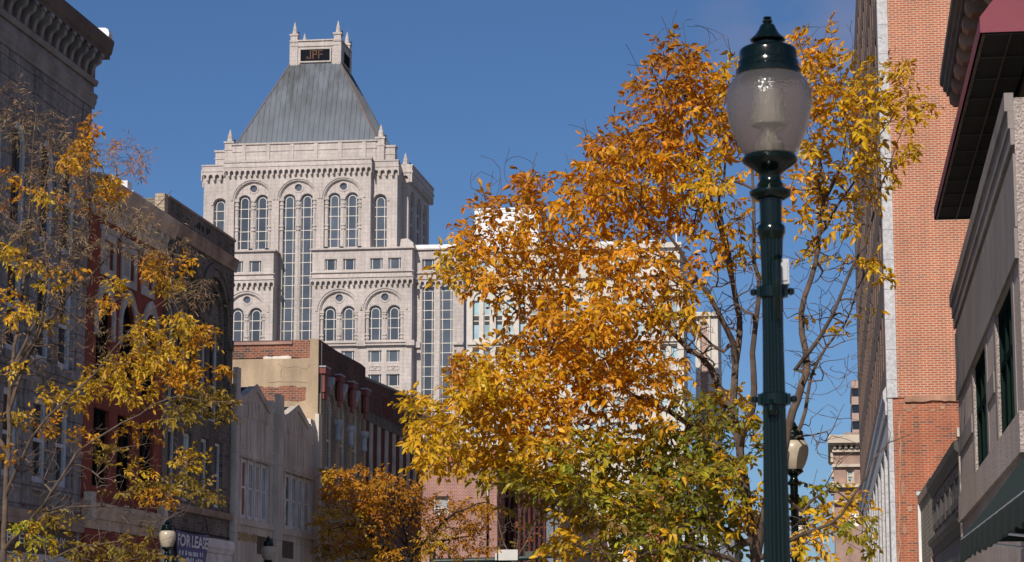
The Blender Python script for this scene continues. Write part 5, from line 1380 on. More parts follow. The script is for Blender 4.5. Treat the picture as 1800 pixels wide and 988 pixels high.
# ------------------------------------------------------------------ street lamps
def make_lamp(loc, label):
    x, y, zb0 = loc
    root = thing('street_lamp', label, 'street lamp', loc, 'green acorn globe street lamps along the kerb')
    q = .001066
    Z = lambda yc: 4.64 - ((yc / 2.532 + 10) - 30) * .002745
    def prof(l): return [(r_ * q, Z(yc)) for yc, r_ in l][::-1]
    mb = MB(); mb.lathe([(.24, .14), (.24, .22), (.20, .30), (.19, .75), (.21, .78), (.21, .84), (.15, .98), (.11, 1.1), (.1, 1.16)], x, y, 24); mb.build('base', 'lamp_green', root, smooth=True)
    zr = Z(988 - 0) - .02
    z408 = 4.64 - (408 - 30) * .002745
    mb = MB(); mb.lathe([(.082, 1.16), (.064, 2.0), (.056, 2.6), (.050, 3.1), (.051, 3.42), (.056, 3.55)], x, y, 96, (16, .10)); mb.build('pole', 'lamp_green', root, smooth=True)
    mb = MB(); mb.lathe([(.056, 3.54), (.060, 3.56), (.068, 3.575), (.068, 3.60), (.060, 3.615)], x, y, 32); mb.build('pole_collar', 'lamp_green', root, smooth=True)
    mb = MB(); mb.lathe([(.053, 3.614), (.054, 3.7), (.058, 3.78), (.072, Z(880)), (.096, Z(866)), (.102, Z(855)), (.100, Z(845)), (.07, Z(831)), (.062, Z(822)), (.064, Z(815)), (.053, Z(800)), (.051, Z(776)), (.058, Z(764)), (.075, Z(750)), (.107, Z(730)), (.13, Z(715)), (.136, Z(704)), (.126, Z(688)), (.118, Z(683))], x, y, 40); mb.build('globe_holder', 'lamp_green', root, smooth=True)
    glp = [(680, 113), (640, 139), (590, 161), (540, 178), (510, 185), (480, 190), (440, 194), (400, 191), (365, 181), (340, 165), (322, 148)]
    ins = [((r_ - 9) * q, Z(yc) + (.004 if i == 0 else (-.004 if i == len(glp) - 1 else 0))) for i, (yc, r_) in enumerate(glp)]
    mb = MB(); mb.lathe([(r_ * q, Z(yc)) for yc, r_ in glp] + ins[::-1], x, y, 48)
    gl = mb.build('globe', 'globe', root, smooth=True)
    mb = MB(); mb.lathe([(.07, Z(678)), (.075, Z(640)), (.04, Z(600)), (.035, Z(560)), (.085, Z(545)), (.09, Z(505)), (.075, Z(470)), (.07, Z(380)), (.02, Z(365))], x, y, 20); mb.build('lamp_core', 'globe_milk', gl, smooth=True)
    mb = MB(); mb.lathe([(.145, Z(324)), (.155, Z(322)), (.157, Z(316)), (.156, Z(290)), (.150, Z(284)), (.145, Z(282)), (.146, Z(258)), (.143, Z(253)), (.1385, Z(251)), (.139, Z(214)), (.136, Z(203)), (.128, Z(195)), (.112, Z(188)), (.084, Z(184)), (.064, Z(180)), (.064, Z(168))], x, y, 40); cap = mb.build('cap', 'lamp_green', root, smooth=True)
    mb = MB(); mb.lathe([(.064, Z(168)), (.074, Z(162)), (.084, Z(157)), (.086, Z(152)), (.080, Z(147)), (.064, Z(134)), (.050, Z(118)), (.041, Z(102)), (.036, Z(90)), (.031, Z(84)), (.020, Z(81)), (.018, Z(76)), (.024, Z(73)), (.025, Z(66)), (.018, Z(62)), (.016, Z(59)), (.022, Z(55)), (.018, Z(49)), (.006, Z(46))], x, y, 28); mb.build('finial', 'lamp_green', cap, smooth=True)
    for zc_ in (3.29, 2.775):
        mb = MB(); rr = .062 if zc_ > 3 else .066
        mb.lathe([(rr - .004, zc_ - .03), (rr, zc_ - .025), (rr, zc_ + .025), (rr - .004, zc_ + .03)], x, y, 28)
        for s in (-1, 1):
            mb.box(x + s * rr - .012, x + s * rr + .012, y - .02, y + .02, zc_ - .026, zc_ + .026)
            mb.lathe([(.004, zc_ - .018), (.016, zc_ - .012), (.018, zc_), (.016, zc_ + .012), (.004, zc_ + .018)], x + s * (rr + .026), y, 10)
        c_ = mb.build('banner_clamp', 'lamp_green', root, smooth=True)
        if zc_ < 3:
            mb = MB(); mb.lathe([(.004, zc_ - .088), (.02, zc_ - .082), (.029, zc_ - .06), (.02, zc_ - .036), (.01, zc_ - .03)], x - .012, y - rr - .015, 14); mb.tube([(x - .012, y - rr - .015, zc_ - .035), (x - .012, y - rr + .003, zc_ - .01)], .012, 8); mb.build('ball_stub', 'lamp_green', c_, smooth=True)
    mb = MB(); mb.box(x + .02, x + .082, y - .055, y + .02, 3.32, 3.44); mb.box(x + .028, x + .074, y - .062, y - .0555, 3.335, 3.425); mb.build('outlet_box', 'box_grey', root)
    mb = MB(); xx = x + .025
    mb.tube([(xx, y - .07, 3.15), (xx, y - .085, 3.25), (xx, y - .095, 3.36), (xx, y - .09, 3.42), (xx + .006, y - .07, 3.44), (xx + .01, y - .05, 3.42)], [.012, .018, .022, .022, .02, .012], 10); mb.build('cable_hook', 'lamp_green', root, smooth=True)
    return root
lamp0 = make_lamp((-.24, 10.8, .0), 'large nearest lamp post with smoky clear globe before the golden tree')
for (x_, y_, k_), lb in (((-.45, 31.4, 1), 'second lamp post just right of the big near lamp post, its globe half hidden'),
                     ((-.65, 55, 1), 'small lamp post globe low behind yellow leaves right of the near lamp post'),
                     ((-15.05, 51, .95), 'lamp post beside the blue FOR LEASE banner, cream globe'),
                     ((-15.4, 62, .97), 'small lamp post in front of the grey twin gabled building')):
    c_ = copy_tree(lamp0); c_.location = (x_, y_, 0); c_.scale = (k_,) * 3; c_['label'] = lb
    for ch_ in [q for q in bpy.data.objects if q.parent == c_ and q.name.split('.')[0] == 'globe']:
        ch_.data = ch_.data.copy(); ch_.data.materials[0] = M['globe_cream']

# ------------------------------------------------------------------ trees
def resample(pts, step, rnd, jit):
    out = []
    for a, b in zip(pts[:-1], pts[1:]):
        n = max(1, int((b - a).length / step))
        for i in range(n): out.append(a + (b - a) * (i / n))
    out.append(pts[-1])
    # smooth
    for _ in range(2): out = [out[0]] + [(out[i - 1] + out[i] * 2 + out[i + 1]) / 4 for i in range(1, len(out) - 1)] + [out[-1]]
    ph = [rnd.uniform(0, 6.3) for _ in range(6)]; am = min(.11, .02 * len(out) * step) if jit > .015 else .03
    out = [out[0]] + [p + Vector([am * (.6 * math.sin(i * step * 2.1 + ph[c]) + .4 * math.sin(i * step * 4.7 + ph[c + 3]) - .6 * math.sin(ph[c]) - .4 * math.sin(ph[c + 3])) * min(1, i / 4) for c in range(3)]) for i, p in enumerate(out)][1:]
    return [out[0]] + [p + Vector((rnd.uniform(-jit, jit), rnd.uniform(-jit, jit), rnd.uniform(-jit, jit))) for p in out[1:]]
def make_tree(name, label, Y0, limbs, clumps, seed, leaf_len, bark='bark', depth=1.8, twig=.0042, group=None, droop=.7, nleaf=(5, 8), ground=0.14, rach=1.6):
    rnd = random.Random(seed)
    P, PAR, RAD, FIX = [], [], [], []
    paths = []
    for li, (pts, r0, r1) in enumerate(limbs):
        w = [at_Y(u, v, Y0 + dy) for u, v, dy in pts]
        if li == 0: w = [Vector((w[0].x, w[0].y, ground))] + w
        w = resample(w, .22, rnd, .012 if li == 0 else .02)
        par = -1
        if li:
            par = min(range(len(P)), key=lambda i: (P[i] - w[0]).length)
            w = w[1:] if (P[par] - w[0]).length < .12 else w
        n = len(w)
        for i, p in enumerate(w):
            P.append(p); PAR.append(par); t = i / max(1, n - 1)
            rr = r0 + (r1 - r0) * t ** .8
            if li == 0 and p.z < .6: rr *= 1 + (.6 - p.z) * .8
            RAD.append(rr); FIX.append(True); par = len(P) - 1
    base_z = P[0].z
    nfix = len(P)
    sprays = []
    for (u, v, ru, rv, n, colr, kind) in clumps:
        dyc = rnd.uniform(-depth, depth) * .7
        for _ in range(n):
            a, q = rnd.uniform(0, 2 * PI), math.sqrt(rnd.random()) * (1.0 if rnd.random() < .8 else 1.25)
            uu, vv = u + ru * q * math.cos(a), v + rv * q * math.sin(a)
            dy = dyc + rnd.gauss(0, depth * .4)
            sprays.append((at_Y(uu, vv, Y0 + dy), colr, kind))
    A = np.array([tuple(p) for p in P])
    def d2(p): return ((A - np.array(tuple(p))) ** 2).sum(1).min()
    sprays.sort(key=lambda s: d2(s[0]))
    cap = len(P) + len(sprays) * 18
    ARR = np.zeros((cap, 3)); ARR[:len(P)] = A; N = len(P)
    low = min(p.z for p, _, _ in sprays) - .6
    usable = np.zeros(cap, bool); usable[:N] = A[:, 2] > low
    leaves = []
    kid = {q: i for i, q in enumerate(PAR) if q >= 0}
    for p, colr, kind in sprays:
        # prefer wood that lies lower / more inward, so that twigs rise and spread
        v = ARR[:N] - np.array(tuple(p))
        dd = np.sqrt((v ** 2).sum(1)) * (1.0 + 0.35 * np.clip(v[:, 2] / (np.sqrt((v ** 2).sum(1)) + 1e-6), -0.3, 1))
        dd[~usable[:N]] = 1e9
        k = int(dd.argmin()); s0 = P[k]
        L_ = (p - s0).length
        m = max(2, int(L_ / .14)); par = k
        up = Vector((rnd.uniform(-.1, .1), rnd.uniform(-.1, .1), rnd.uniform(-.02, .10))) * L_
        pd = (s0 - P[PAR[k]]) if PAR[k] >= 0 else Vector((0, 0, 1))
        if k in kid: pd = P[kid[k]] - s0
        kid.setdefault(k, len(P))
        T0 = (pd.normalized() if pd.length > 1e-5 else Vector((0, 0, 1))) * L_ * .75 + (p - s0) * .25 + up; T1 = (p - s0) * .8 + Vector((0, 0, rnd.uniform(-.2, .45))) * L_
        for i in range(1, m + 1):
            t = i / m
            q = s0 * (2 * t ** 3 - 3 * t * t + 1) + T0 * (t ** 3 - 2 * t * t + t) + p * (3 * t * t - 2 * t ** 3) + T1 * (t ** 3 - t * t) + (Vector((rnd.uniform(-1, 1), rnd.uniform(-1, 1), rnd.uniform(-1, 1))) * .006 if i < m else Vector((0, 0, 0)))
            P.append(q); PAR.append(par); RAD.append(0); FIX.append(False)
            ARR[N] = tuple(q); usable[N] = True; N += 1
            par = len(P) - 1
        dirv = (p - P[PAR[par]])
        leaves.append((p, dirv.normalized() if dirv.length > 1e-5 else Vector((0, 0, 1)), colr, kind, par))
    cnt = [0] * len(P)
    for (_, _, _, _, e) in leaves:
        k = e
        while k >= nfix: cnt[k] += 1; k = PAR[k]
    for i in range(nfix, len(P)):
        RAD[i] = twig * max(1, cnt[i]) ** .42
        pr = RAD[PAR[i]]
        if RAD[i] > pr * .85: RAD[i] = max(pr * .85, twig * .8)
    # wood: follow chains
    ch = {}
    for i, q in enumerate(PAR):
        if q >= 0: ch.setdefault(q, []).append(i)
    root = thing(name, label, 'tree', (P[0].x, P[0].y, base_z), group)
    mb = MB()
    stack = [(0, -1)]
    while stack:
        st, pr = stack.pop()
        chain = ([pr] if pr >= 0 else []) + [st]; k = st
        while k in ch:
            kids = sorted(ch[k], key=lambda c: -RAD[c]); nxt = kids[0]
            for o_ in kids[1:]: stack.append((o_, k))
            chain.append(nxt); k = nxt
        rs = [RAD[c] for c in chain]
        if pr >= 0: rs[0] = min(rs[0], rs[1] * 1.15)
        mr = max(rs)
        mb.tube([P[c] for c in chain], rs, 12 if mr > .08 else (7 if mr > .03 else (5 if mr > .012 else 3)))
    mb.build('trunk', bark, root, smooth=True, recalc=False)
    # leaves: compound sprays of folded leaflets
    V, F, C = [], [], []
    def leaflet(p, d, nrm, ln, wd, c):
        s = d.cross(nrm)
        if s.length < 1e-4: s = Vector((1, 0, 0))
        s.normalize(); nn = s.cross(d).normalized()
        b = len(V)
        fold = wd * rnd.uniform(.05, .6); bend = ln * (rnd.uniform(.0, .25) if rnd.random() < .75 else rnd.uniform(.3, .55)); tw_ = wd * rnd.gauss(0, .22)
        V.extend([p, p + d * ln * .33 + s * wd * .48 + nn * fold, p + d * ln * .38 - nn * 0, p + d * ln * .33 - s * wd * .48 + nn * fold,
                  p + d * ln * .66 + s * wd * .38 + nn * (fold * .7 - bend * .4 + tw_), p + d * ln * .70 - nn * bend * .4, p + d * ln * .66 - s * wd * .34 + nn * (fold * .7 - bend * .4 - tw_), p + d * (ln * .98) - nn * bend + s * tw_])
        F.extend([(b, b + 2, b + 1), (b, b + 3, b + 2), (b + 1, b + 2, b + 5, b + 4), (b + 2, b + 3, b + 6, b + 5), (b + 4, b + 5, b + 7), (b + 5, b + 6, b + 7)])
        C.extend([c] * 8)
    for p, d, colr, kind, e in leaves:
        if kind == 'b': continue
        if colr == GR and rnd.random() < .5: colr = rnd.choice((YG, YG, OL, GO))
        elif colr == YG and rnd.random() < .3: colr = rnd.choice((GR, GO, YE_))
        bright = rnd.uniform(.72, 1.15); hue = rnd.uniform(-.12, .12)
        base_c = (colr[0] * bright, colr[1] * bright * (1 + hue), colr[2] * bright)
        k = rnd.randint(*nleaf)
        dr = (d + Vector((rnd.gauss(0, .5), rnd.gauss(0, .5), rnd.gauss(0, .35) - droop * rnd.uniform(.2, .9)))).normalized()
        side = dr.cross(Vector((0, 0, 1)))
        side = side.normalized() if side.length > .05 else Vector((1, 0, 0))
        side = (Matrix.Rotation(rnd.uniform(-.9, .9), 3, dr) @ side)
        upn = side.cross(dr)
        for j in range(k):
            t = (j // 2) / max(1, (k - 1) // 2)
            pos = p + dr * (leaf_len * rach * (t - .3))
            sg = 0 if j == k - 1 else (1 if j % 2 else -1)
            dl = (dr * (.55 + .5 * t) + side * sg * rnd.uniform(.6, 1.1) + Vector((0, 0, -droop * rnd.uniform(.0, .8))) + Vector((rnd.gauss(0, .15), rnd.gauss(0, .15), rnd.gauss(0, .15)))).normalized()
            nv = (upn + Vector((rnd.gauss(0, .45), rnd.gauss(0, .45), rnd.gauss(0, .45)))).normalized()
            ln = leaf_len * (rnd.uniform(.72, 1.2) if rnd.random() < .8 else rnd.uniform(.4, .7))
            f_ = rnd.uniform(.85, 1.12)
            f_ *= (.55 if rnd.random() < .07 else 1)
            c = (base_c[0] * f_, base_c[1] * f_ * rnd.uniform(.9, 1.08), base_c[2] * f_, 1)
            if kind == 's': leaflet(pos, dl, nv, ln * .9, ln * .11, c)
            else: leaflet(pos, dl, nv, ln, ln * rnd.uniform(.34, .46), c)
    off = root_loc(root)
    me = bpy.data.meshes.new('crown'); me.from_pydata([v - off for v in V], [], F)
    at = me.color_attributes.new('leafcol', 'FLOAT_COLOR', 'POINT')
    at.data.foreach_set('color', np.array(C, dtype=np.float32).ravel())
    me.materials.append(M['leaf'])
    o = bpy.data.objects.new('crown', me); COL.objects.link(o); o.parent = root
    print(name, 'sprays', len(leaves), 'leaf faces', len(F), 'nodes', len(P))
    return root
OR, DO, YE_, GO, GR, YG, OL = (.80, .375, .016), (.60, .245, .015), (.84, .50, .028), (.76, .44, .02), (.24, .25, .028), (.46, .38, .03), (.32, .21, .03)
RB = (.34, .20, .10)
big_limbs = [
    ([(1322, 1200, 0), (1325, 985, 0), (1316, 880, .0), (1300, 790, .1), (1290, 720, .2), (1296, 640, .3), (1300, 560, .5), (1283, 470, .6), (1262, 380, .5), (1238, 290, .4), (1208, 200, .3), (1188, 110, .3)], .105, .012),
    ([(1326, 985, 0), (1346, 880, -.2), (1362, 800, -.3), (1378, 740, -.3), (1398, 650, -.2), (1410, 550, .1), (1424, 430, .3), (1450, 320, .3), (1478, 200, .4), (1496, 130, .4)], .075, .010),
    ([(1300, 790, .1), (1316, 690, -.4), (1312, 610, -.6), (1326, 500, -.7), (1330, 400, -.8), (1310, 300, -.7), (1296, 180, -.6)], .055, .010),
    ([(1316, 870, 0), (1272, 790, .2), (1222, 745, .4), (1160, 700, .5), (1085, 690, .6), (1010, 610, .7), (930, 560, .6), (850, 480, .4), (790, 470, .3)], .05, .006),
    ([(1290, 720, .2), (1235, 650, .7), (1160, 570, 1.1), (1085, 490, 1.3), (1005, 425, 1.3), (930, 365, 1.2)], .055, .008),
    ([(1296, 630, .3), (1255, 530, -.1), (1200, 440, -.5), (1135, 360, -.7), (1065, 285, -.7)], .045, .008),
    ([(1322, 965, 0), (1255, 915, .6), (1165, 892, 1.0), (1065, 850, 1.2), (955, 800, 1.3), (860, 780, 1.2), (770, 768, 1.0)], .055, .008),
    ([(1324, 1000, 0), (1240, 968, -.7), (1180, 955, -.9), (1110, 975, -1.0), (1040, 965, -1.0)], .042, .008),
    ([(1346, 880, -.2), (1395, 790, .3), (1448, 650, .7), (1500, 545, .9), (1530, 470, 1.0)], .04, .008),
    ([(1398, 650, -.2), (1440, 590, -.6), (1490, 500, -.8), (1530, 400, -.8), (1560, 320, -.8), (1590, 220, -.8)], .034, .007),
    ([(1340, 980, -.1), (1405, 935, -.6), (1440, 960, -.8), (1490, 890, -1.0), (1524, 820, -1.1), (1556, 772, -1.1), (1600, 770, -1.1)], .038, .006),
    ([(1410, 900, .2), (1450, 850, .4), (1500, 880, .4), (1530, 930, .4)], .025, .006),
    ([(1300, 560, .5), (1275, 400, 1.0), (1280, 260, 1.2), (1265, 150, 1.2)], .035, .007),
    ([(1424, 430, .3), (1470, 380, .8), (1540, 270, 1.0), (1600, 170, 1.0)], .026, .006),
]
big_cl = [
    (1188, 120, 42, 52, 46, DO, 'l'), (1240, 150, 48, 50, 40, OR, 'l'), (1130, 150, 22, 24, 8, DO, 'l'), (1150, 215, 60, 46, 44, DO, 'l'), (1220, 235, 70, 52, 54, OR, 'l'),
    (1080, 265, 62, 34, 36, DO, 'l'), (1120, 300, 90, 44, 56, OR, 'l'), (1040, 320, 45, 36, 30, OR, 'l'), (1190, 320, 70, 46, 40, YE_, 'l'), (1255, 320, 30, 46, 20, GO, 'l'),
    (1060, 365, 70, 38, 40, OR, 'l'), (1150, 385, 80, 36, 38, OR, 'l'), (938, 325, 30, 26, 16, DO, 'l'), (905, 365, 52, 28, 14, DO, 'l'), (965, 380, 60, 32, 20, OR, 'l'),
    (850, 360, 24, 14, 5, DO, 'l'), (870, 425, 66, 36, 40, OR, 'l'), (800, 470, 40, 30, 22, YE_, 'l'), (845, 485, 56, 30, 26, OR, 'l'), (820, 410, 24, 16, 5, DO, 'l'), (955, 450, 74, 44, 48, OR, 'l'),
    (1050, 450, 70, 50, 40, OR, 'l'), (1110, 470, 70, 46, 42, OR, 'l'), (1180, 490, 44, 46, 26, OR, 'l'), (930, 530, 74, 36, 36, OR, 'l'), (1030, 545, 84, 44, 52, OR, 'l'), (1120, 555, 60, 40, 26, OR, 'l'),
    (1185, 560, 34, 26, 10, GO, 'l'), (960, 600, 80, 40, 50, OR, 'l'), (1070, 620, 90, 40, 46, OR, 'l'), (880, 650, 70, 40, 44, GO, 'l'), (980, 670, 84, 46, 56, OR, 'l'), (1090, 690, 80, 40, 44, OR, 'l'), (1165, 650, 44, 30, 18, OR, 'l'),
    (820, 650, 30, 30, 10, DO, 'l'), (838, 690, 50, 34, 26, GO, 'l'), (738, 715, 32, 30, 16, YE_, 'l'), (755, 765, 36, 32, 20, GO, 'l'), (800, 735, 44, 40, 30, GO, 'l'), (880, 730, 64, 40, 38, GO, 'l'), (960, 745, 70, 36, 34, OR, 'l'),
    (790, 805, 56, 26, 26, GO, 'l'), (870, 800, 66, 34, 34, GO, 'l'), (885, 835, 50, 20, 16, YG, 'l'), (960, 800, 60, 34, 28, YE_, 'l'), (1020, 790, 60, 36, 28, YG, 'l'), (1110, 760, 60, 34, 22, GO, 'l'),
    (1100, 810, 70, 40, 44, YG, 'l'), (1180, 790, 60, 40, 36, GR, 'l'), (1230, 740, 44, 50, 26, GR, 'l'), (1000, 850, 66, 34, 34, YG, 'l'), (1090, 880, 74, 36, 44, GR, 'l'), (1170, 860, 70, 44, 46, GR, 'l'), (1240, 840, 44, 46, 24, YG, 'l'),
    (950, 850, 60, 30, 16, OL, 'l'), (1070, 940, 60, 30, 22, YG, 'l'), (1150, 930, 60, 36, 30, GR, 'l'), (1215, 930, 50, 40, 26, GR, 'l'), (1000, 930, 26, 28, 12, YE_, 'l'), (1000, 965, 50, 20, 10, GO, 'l'), (1100, 975, 50, 18, 12, GR, 'l'),
    (1275, 700, 36, 18, 10, YE_, 'l'), (1300, 730, 30, 20, 6, YG, 'l'), (1310, 885, 30, 30, 14, YE_, 'l'), (1295, 920, 26, 20, 6, YE_, 'l'), (1270, 780, 44, 60, 18, GR, 'l'), (1340, 760, 24, 40, 8, YG, 'l'), (1285, 830, 36, 40, 12, YG, 'l'), (1250, 900, 44, 34, 14, GR, 'l'), (1180, 970, 60, 16, 12, YG, 'l'), (1250, 965, 50, 20, 8, GR, 'l'), (1060, 900, 70, 30, 16, OL, 'l'), (940, 890, 50, 26, 8, OL, 'l'),
    (1430, 85, 44, 40, 26, OR, 'l'), (1470, 130, 46, 40, 26, GO, 'l'), (1500, 190, 56, 50, 44, GO, 'l'), (1440, 190, 40, 50, 30, OR, 'l'), (1570, 140, 40, 34, 16, GO, 'l'), (1585, 200, 44, 40, 30, GO, 'l'), (1560, 270, 44, 40, 22, GO, 'l'),
    (1480, 260, 66, 44, 40, YE_, 'l'), (1440, 310, 36, 40, 24, YE_, 'l'), (1510, 330, 56, 36, 24, YE_, 'l'), (1430, 370, 40, 30, 14, YE_, 'l'), (1490, 395, 46, 26, 12, GO, 'l'), (1545, 470, 28, 24, 10, YE_, 'l'), (1500, 455, 30, 20, 6, YE_, 'l'), (1440, 440, 36, 30, 8, YE_, 'l'),
    (1410, 120, 30, 50, 10, OR, 'l'), (1285, 130, 26, 40, 14, GO, 'l'), (1300, 220, 30, 60, 16, GO, 'l'), (1350, 330, 60, 60, 14, OR, 'l'), (1300, 430, 40, 50, 10, GO, 'l'), (1250, 430, 40, 50, 12, OR, 'l'),
    (1440, 550, 40, 40, 4, YE_, 'l'), (1500, 545, 24, 18, 2, YE_, 'l'), (1220, 520, 30, 50, 6, GO, 'l'),
    (1425, 870, 40, 26, 14, YG, 'l'), (1440, 915, 48, 30, 24, YE_, 'l'), (1430, 960, 34, 26, 12, YE_, 'l'), (1508, 885, 26, 20, 9, YE_, 'l'), (1505, 925, 34, 22, 14, YG, 'l'), (1520, 960, 20, 18, 5, YG, 'l'),
    (1450, 480, 60, 70, 34, RB, 'b'), (1500, 600, 50, 90, 26, RB, 'b'), (1250, 600, 50, 80, 40, RB, 'b'), (1190, 640, 60, 60, 24, RB, 'b'), (1300, 480, 70, 100, 40, RB, 'b'), (1420, 620, 40, 80, 20, RB, 'b'), (1470, 760, 60, 60, 14, RB, 'b'),
    (1200, 90, 90, 60, 14, RB, 'b'), (1500, 90, 90, 60, 12, RB, 'b'), (1060, 250, 80, 60, 10, RB, 'b'), (900, 310, 80, 40, 8, RB, 'b'), (1180, 560, 60, 60, 20, RB, 'b'), (1200, 980, 90, 20, 14, RB, 'b'), (1380, 940, 50, 40, 14, RB, 'b'),
]
make_tree('golden_ash_tree', 'large golden leafed tree with green lower leaves right of the centre', 31.0, big_limbs, [(u, v, ru, rv, int(n * ((1.15 if u > 1400 else (2.1 if v > 540 else 1.7)) if k == 'l' else 3.0)), c, k) for u, v, ru, rv, n, c, k in big_cl], 11, .138, 'bark', 1.5, .0050)
lt_limbs = [
    ([(8, 1250, 0), (8, 940, 0), (10, 800, 0), (20, 650, .1), (34, 560, .2), (42, 450, .3), (56, 330, .4), (62, 190, .4)], 0.0741, 0.0080),
    ([(9, 870, 0), (50, 790, -.4), (105, 705, -.6), (160, 650, -.8), (240, 570, -.9), (305, 530, -.9), (362, 492, -.9)], 0.0328, 0.0048),
    ([(14, 720, 0), (62, 600, .5), (122, 520, .8), (205, 440, 1.0), (300, 345, 1.1)], 0.0390, 0.0064),
    ([(8, 960, 0), (60, 900, -.7), (145, 800, -1.0), (215, 745, -1.2), (310, 685, -1.2), (402, 700, -1.2)], 0.0328, 0.0048),
    ([(30, 640, .1), (78, 560, -.3), (82, 470, -.4), (76, 340, -.4), (88, 195, -.4)], 0.0312, 0.0056),
    ([(20, 650, .1), (125, 470, .4), (180, 345, .6), (222, 292, .6), (264, 302, .6)], 0.0273, 0.0048),
    ([(30, 935, 0), (100, 892, .5), (205, 884, .8), (310, 900, .9)], 0.0312, 0.0048),
    ([(9, 1010, 0), (60, 1000, -.8), (150, 968, -1.0), (235, 944, -1.0)], 0.0234, 0.0048),
    ([(8, 1040, 0), (90, 980, .6), (200, 985, .8), (300, 985, .9)], 0.0234, 0.0048),
    ([(10, 800, 0), (-40, 700, .3), (-60, 500, .4), (-50, 300, .4)], 0.0468, 0.0080),
]
LO, LG = (.66, .32, .02), (.66, .40, .03)
ST = (.42, .28, .14)
lt_cl = [
    (155, 228, 14, 22, 8, DO, 'l'), (145, 262, 18, 16, 12, LO, 'l'), (125, 285, 22, 16, 10, LO, 'l'), (160, 285, 10, 10, 3, LO, 'l'), (80, 345, 18, 9, 6, LG, 'l'), (195, 330, 26, 20, 14, LO, 'l'), (40, 330, 30, 18, 5, LO, 'l'), (5, 330, 20, 30, 4, DO, 'l'), (140, 355, 40, 30, 5, DO, 'l'),
    (25, 445, 24, 12, 8, LG, 'l'), (45, 470, 26, 14, 7, LG, 'l'), (30, 545, 26, 18, 9, LG, 'l'), (90, 500, 26, 12, 6, LG, 'l'), (10, 510, 20, 16, 5, LO, 'l'), (85, 560, 26, 14, 6, LG, 'l'), (120, 470, 30, 14, 4, LO, 'l'),
    (275, 470, 28, 24, 14, LO, 'l'), (300, 500, 24, 18, 8, LG, 'l'), (220, 505, 30, 16, 7, LG, 'l'), (185, 540, 24, 14, 5, LO, 'l'), (330, 460, 16, 12, 3, LO, 'l'),
    (350, 590, 34, 20, 18, LO, 'l'), (320, 570, 26, 18, 10, LG, 'l'), (250, 590, 34, 26, 20, LG, 'l'), (300, 625, 44, 26, 26, LG, 'l'), (230, 640, 44, 24, 24, LG, 'l'), (180, 670, 44, 22, 20, LG, 'l'), (310, 665, 50, 24, 26, LO, 'l'), (360, 700, 44, 22, 18, OL, 'l'), (320, 730, 44, 18, 14, OL, 'l'), (395, 720, 22, 22, 7, OL, 'l'), (240, 690, 40, 20, 14, LG, 'l'), (390, 660, 20, 18, 4, LO, 'l'),
    (130, 700, 34, 18, 10, LG, 'l'), (90, 690, 26, 16, 6, LG, 'l'), (30, 730, 26, 14, 7, LG, 'l'), (80, 745, 26, 14, 6, LO, 'l'), (30, 640, 24, 20, 5, LG, 'l'), (150, 770, 30, 16, 5, LO, 'l'), (190, 800, 34, 20, 6, OL, 'l'), (240, 760, 40, 24, 7, LO, 'l'), (15, 800, 16, 18, 4, LO, 'l'), (250, 830, 30, 20, 6, LG, 'l'),
    (330, 810, 36, 18, 13, LG, 'l'), (310, 850, 36, 18, 12, OL, 'l'), (360, 865, 28, 18, 12, OL, 'l'), (275, 875, 34, 16, 10, LO, 'l'), (220, 860, 34, 14, 6, OL, 'l'),
    (55, 932, 26, 16, 8, YG, 'l'), (100, 910, 30, 16, 9, OL, 'l'), (70, 955, 24, 12, 5, YG, 'l'), (120, 965, 36, 16, 8, OL, 'l'), (40, 980, 30, 10, 5, OL, 'l'), (190, 960, 40, 18, 7, OL, 'l'), (240, 945, 30, 16, 6, OL, 'l'), (270, 975, 40, 12, 7, OL, 'l'), (170, 985, 60, 8, 6, OL, 'l'),
    (50, 230, 70, 40, 44, ST, 's'), (110, 300, 60, 60, 56, ST, 's'), (40, 350, 60, 60, 50, ST, 's'), (160, 400, 60, 60, 56, ST, 's'), (230, 400, 40, 50, 34, ST, 's'), (80, 430, 70, 50, 50, ST, 's'), (300, 440, 40, 40, 24, ST, 's'), (340, 510, 40, 30, 22, ST, 's'), (140, 520, 70, 50, 36, ST, 's'),
    (225, 275, 40, 30, 22, DO, 's'), (245, 300, 20, 16, 8, DO, 's'), (60, 600, 60, 50, 24, ST, 's'), (200, 610, 60, 40, 20, ST, 's'),
    (20, 180, 40, 30, 14, ST, 's'), (180, 270, 30, 30, 10, ST, 's'),
    (230, 800, 110, 60, 40, RB, 'b'), (120, 830, 90, 60, 34, RB, 'b'), (220, 900, 110, 30, 40, RB, 'b'), (120, 640, 80, 60, 36, RB, 'b'), (180, 940, 110, 40, 30, RB, 'b'), (60, 760, 60, 60, 20, RB, 'b'),
]
make_tree('thinning_ash_tree', 'half bare tree with golden tufts at the left edge before the dark facades', 36.0, lt_limbs, [(u, v, ru, rv, int(n * {'l': 2.1, 's': 2.0, 'b': 3.4}[k]), c, k) for u, v, ru, rv, n, c, k in lt_cl], 23, .122, 'bark', 1.2, .0046)
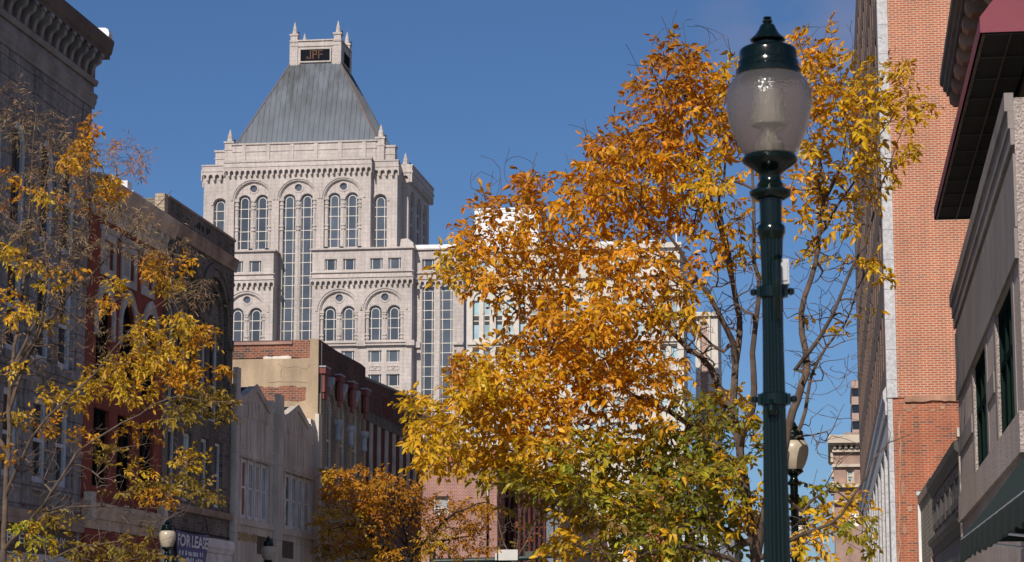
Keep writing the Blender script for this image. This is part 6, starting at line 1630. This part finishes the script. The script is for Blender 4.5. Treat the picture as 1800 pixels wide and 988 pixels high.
# small fine leaved tree further down the left pavement
hl_limbs = [
    ([(716, 1150, 0), (718, 985, 0), (712, 930, .1), (700, 880, .2), (680, 845, .3)], .13, .02),
    ([(717, 990, 0), (748, 950, -.4), (785, 905, -.6), (840, 885, -.8), (872, 895, -.9)], .07, .012),
    ([(717, 990, 0), (672, 950, .5), (630, 905, .9), (595, 860, 1.0), (572, 835, 1.0)], .06, .012),
    ([(716, 960, 0), (690, 930, -.8), (640, 920, -1.1), (590, 930, -1.2)], .05, .012),
    ([(714, 930, 0), (735, 880, .8), (745, 850, 1.0)], .05, .012),
    ([(748, 950, -.4), (800, 950, .5), (850, 940, .8)], .04, .01),
    ([(716, 975, 0), (660, 980, .3), (600, 985, .5)], .04, .01),
]
HO, HD, HY = (.62, .28, .02), (.48, .20, .016), (.62, .36, .03)
hl_cl = []
_r2 = random.Random(77)
for (u, v, ru, rv, n, c) in ((590, 850, 24, 24, 26, HO), (575, 835, 14, 12, 8, HY), (640, 840, 40, 18, 40, HO), (690, 858, 46, 18, 48, HO), (715, 880, 30, 20, 26, HD), (620, 880, 44, 24, 52, HO), (670, 895, 44, 24, 46, HD), (600, 915, 40, 22, 42, HY), (650, 930, 48, 22, 44, HO), (700, 925, 30, 20, 20, HD), (600, 955, 38, 22, 36, HO), (650, 968, 44, 18, 34, HY), (690, 975, 30, 12, 14, HO), (575, 975, 20, 14, 10, OL),
    (760, 900, 30, 24, 26, HD), (810, 895, 30, 16, 22, HO), (850, 895, 24, 12, 18, HO), (790, 930, 44, 20, 30, HO), (760, 945, 30, 20, 20, HY), (830, 925, 30, 14, 14, HD), (740, 965, 24, 16, 14, HY), (800, 965, 50, 16, 20, HD), (850, 960, 24, 16, 8, HD)):
    hl_cl.append((u, v, ru, rv, int(n * 1.5), c, 'l'))
hl_cl += [(700, 940, 60, 40, 30, RB, 'b'), (800, 930, 60, 40, 30, RB, 'b')]
make_tree('fine_leaved_tree', 'small fine leaved orange tree in front of the striped brick building', 76.0, hl_limbs, hl_cl, 31, .155, 'bark_dark', 1.6, .008, nleaf=(7, 11), rach=2.6)
bt_limbs = [
    ([(905, 1150, 0), (905, 1000, 0), (912, 930, 0), (920, 880, .2)], .09, .015),
    ([(905, 1000, 0), (880, 930, .5), (872, 870, .6)], .05, .01), ([(906, 985, 0), (945, 920, -.4), (960, 870, -.5)], .05, .01), ([(906, 1000, 0), (960, 960, .4), (985, 930, .5)], .04, .01),
]
bt_cl = [(910, 900, 50, 40, 90, RB, 'b'), (900, 950, 50, 30, 50, RB, 'b'), (950, 930, 30, 40, 30, RB, 'b'), (925, 930, 30, 20, 8, DO, 'l'), (900, 960, 30, 12, 5, OL, 'l')]
make_tree('bare_street_tree', 'bare twiggy street tree before the dark glazed shopfront', 96.0, bt_limbs, bt_cl, 41, .16, 'bark', 1.2, .012, nleaf=(5, 8))
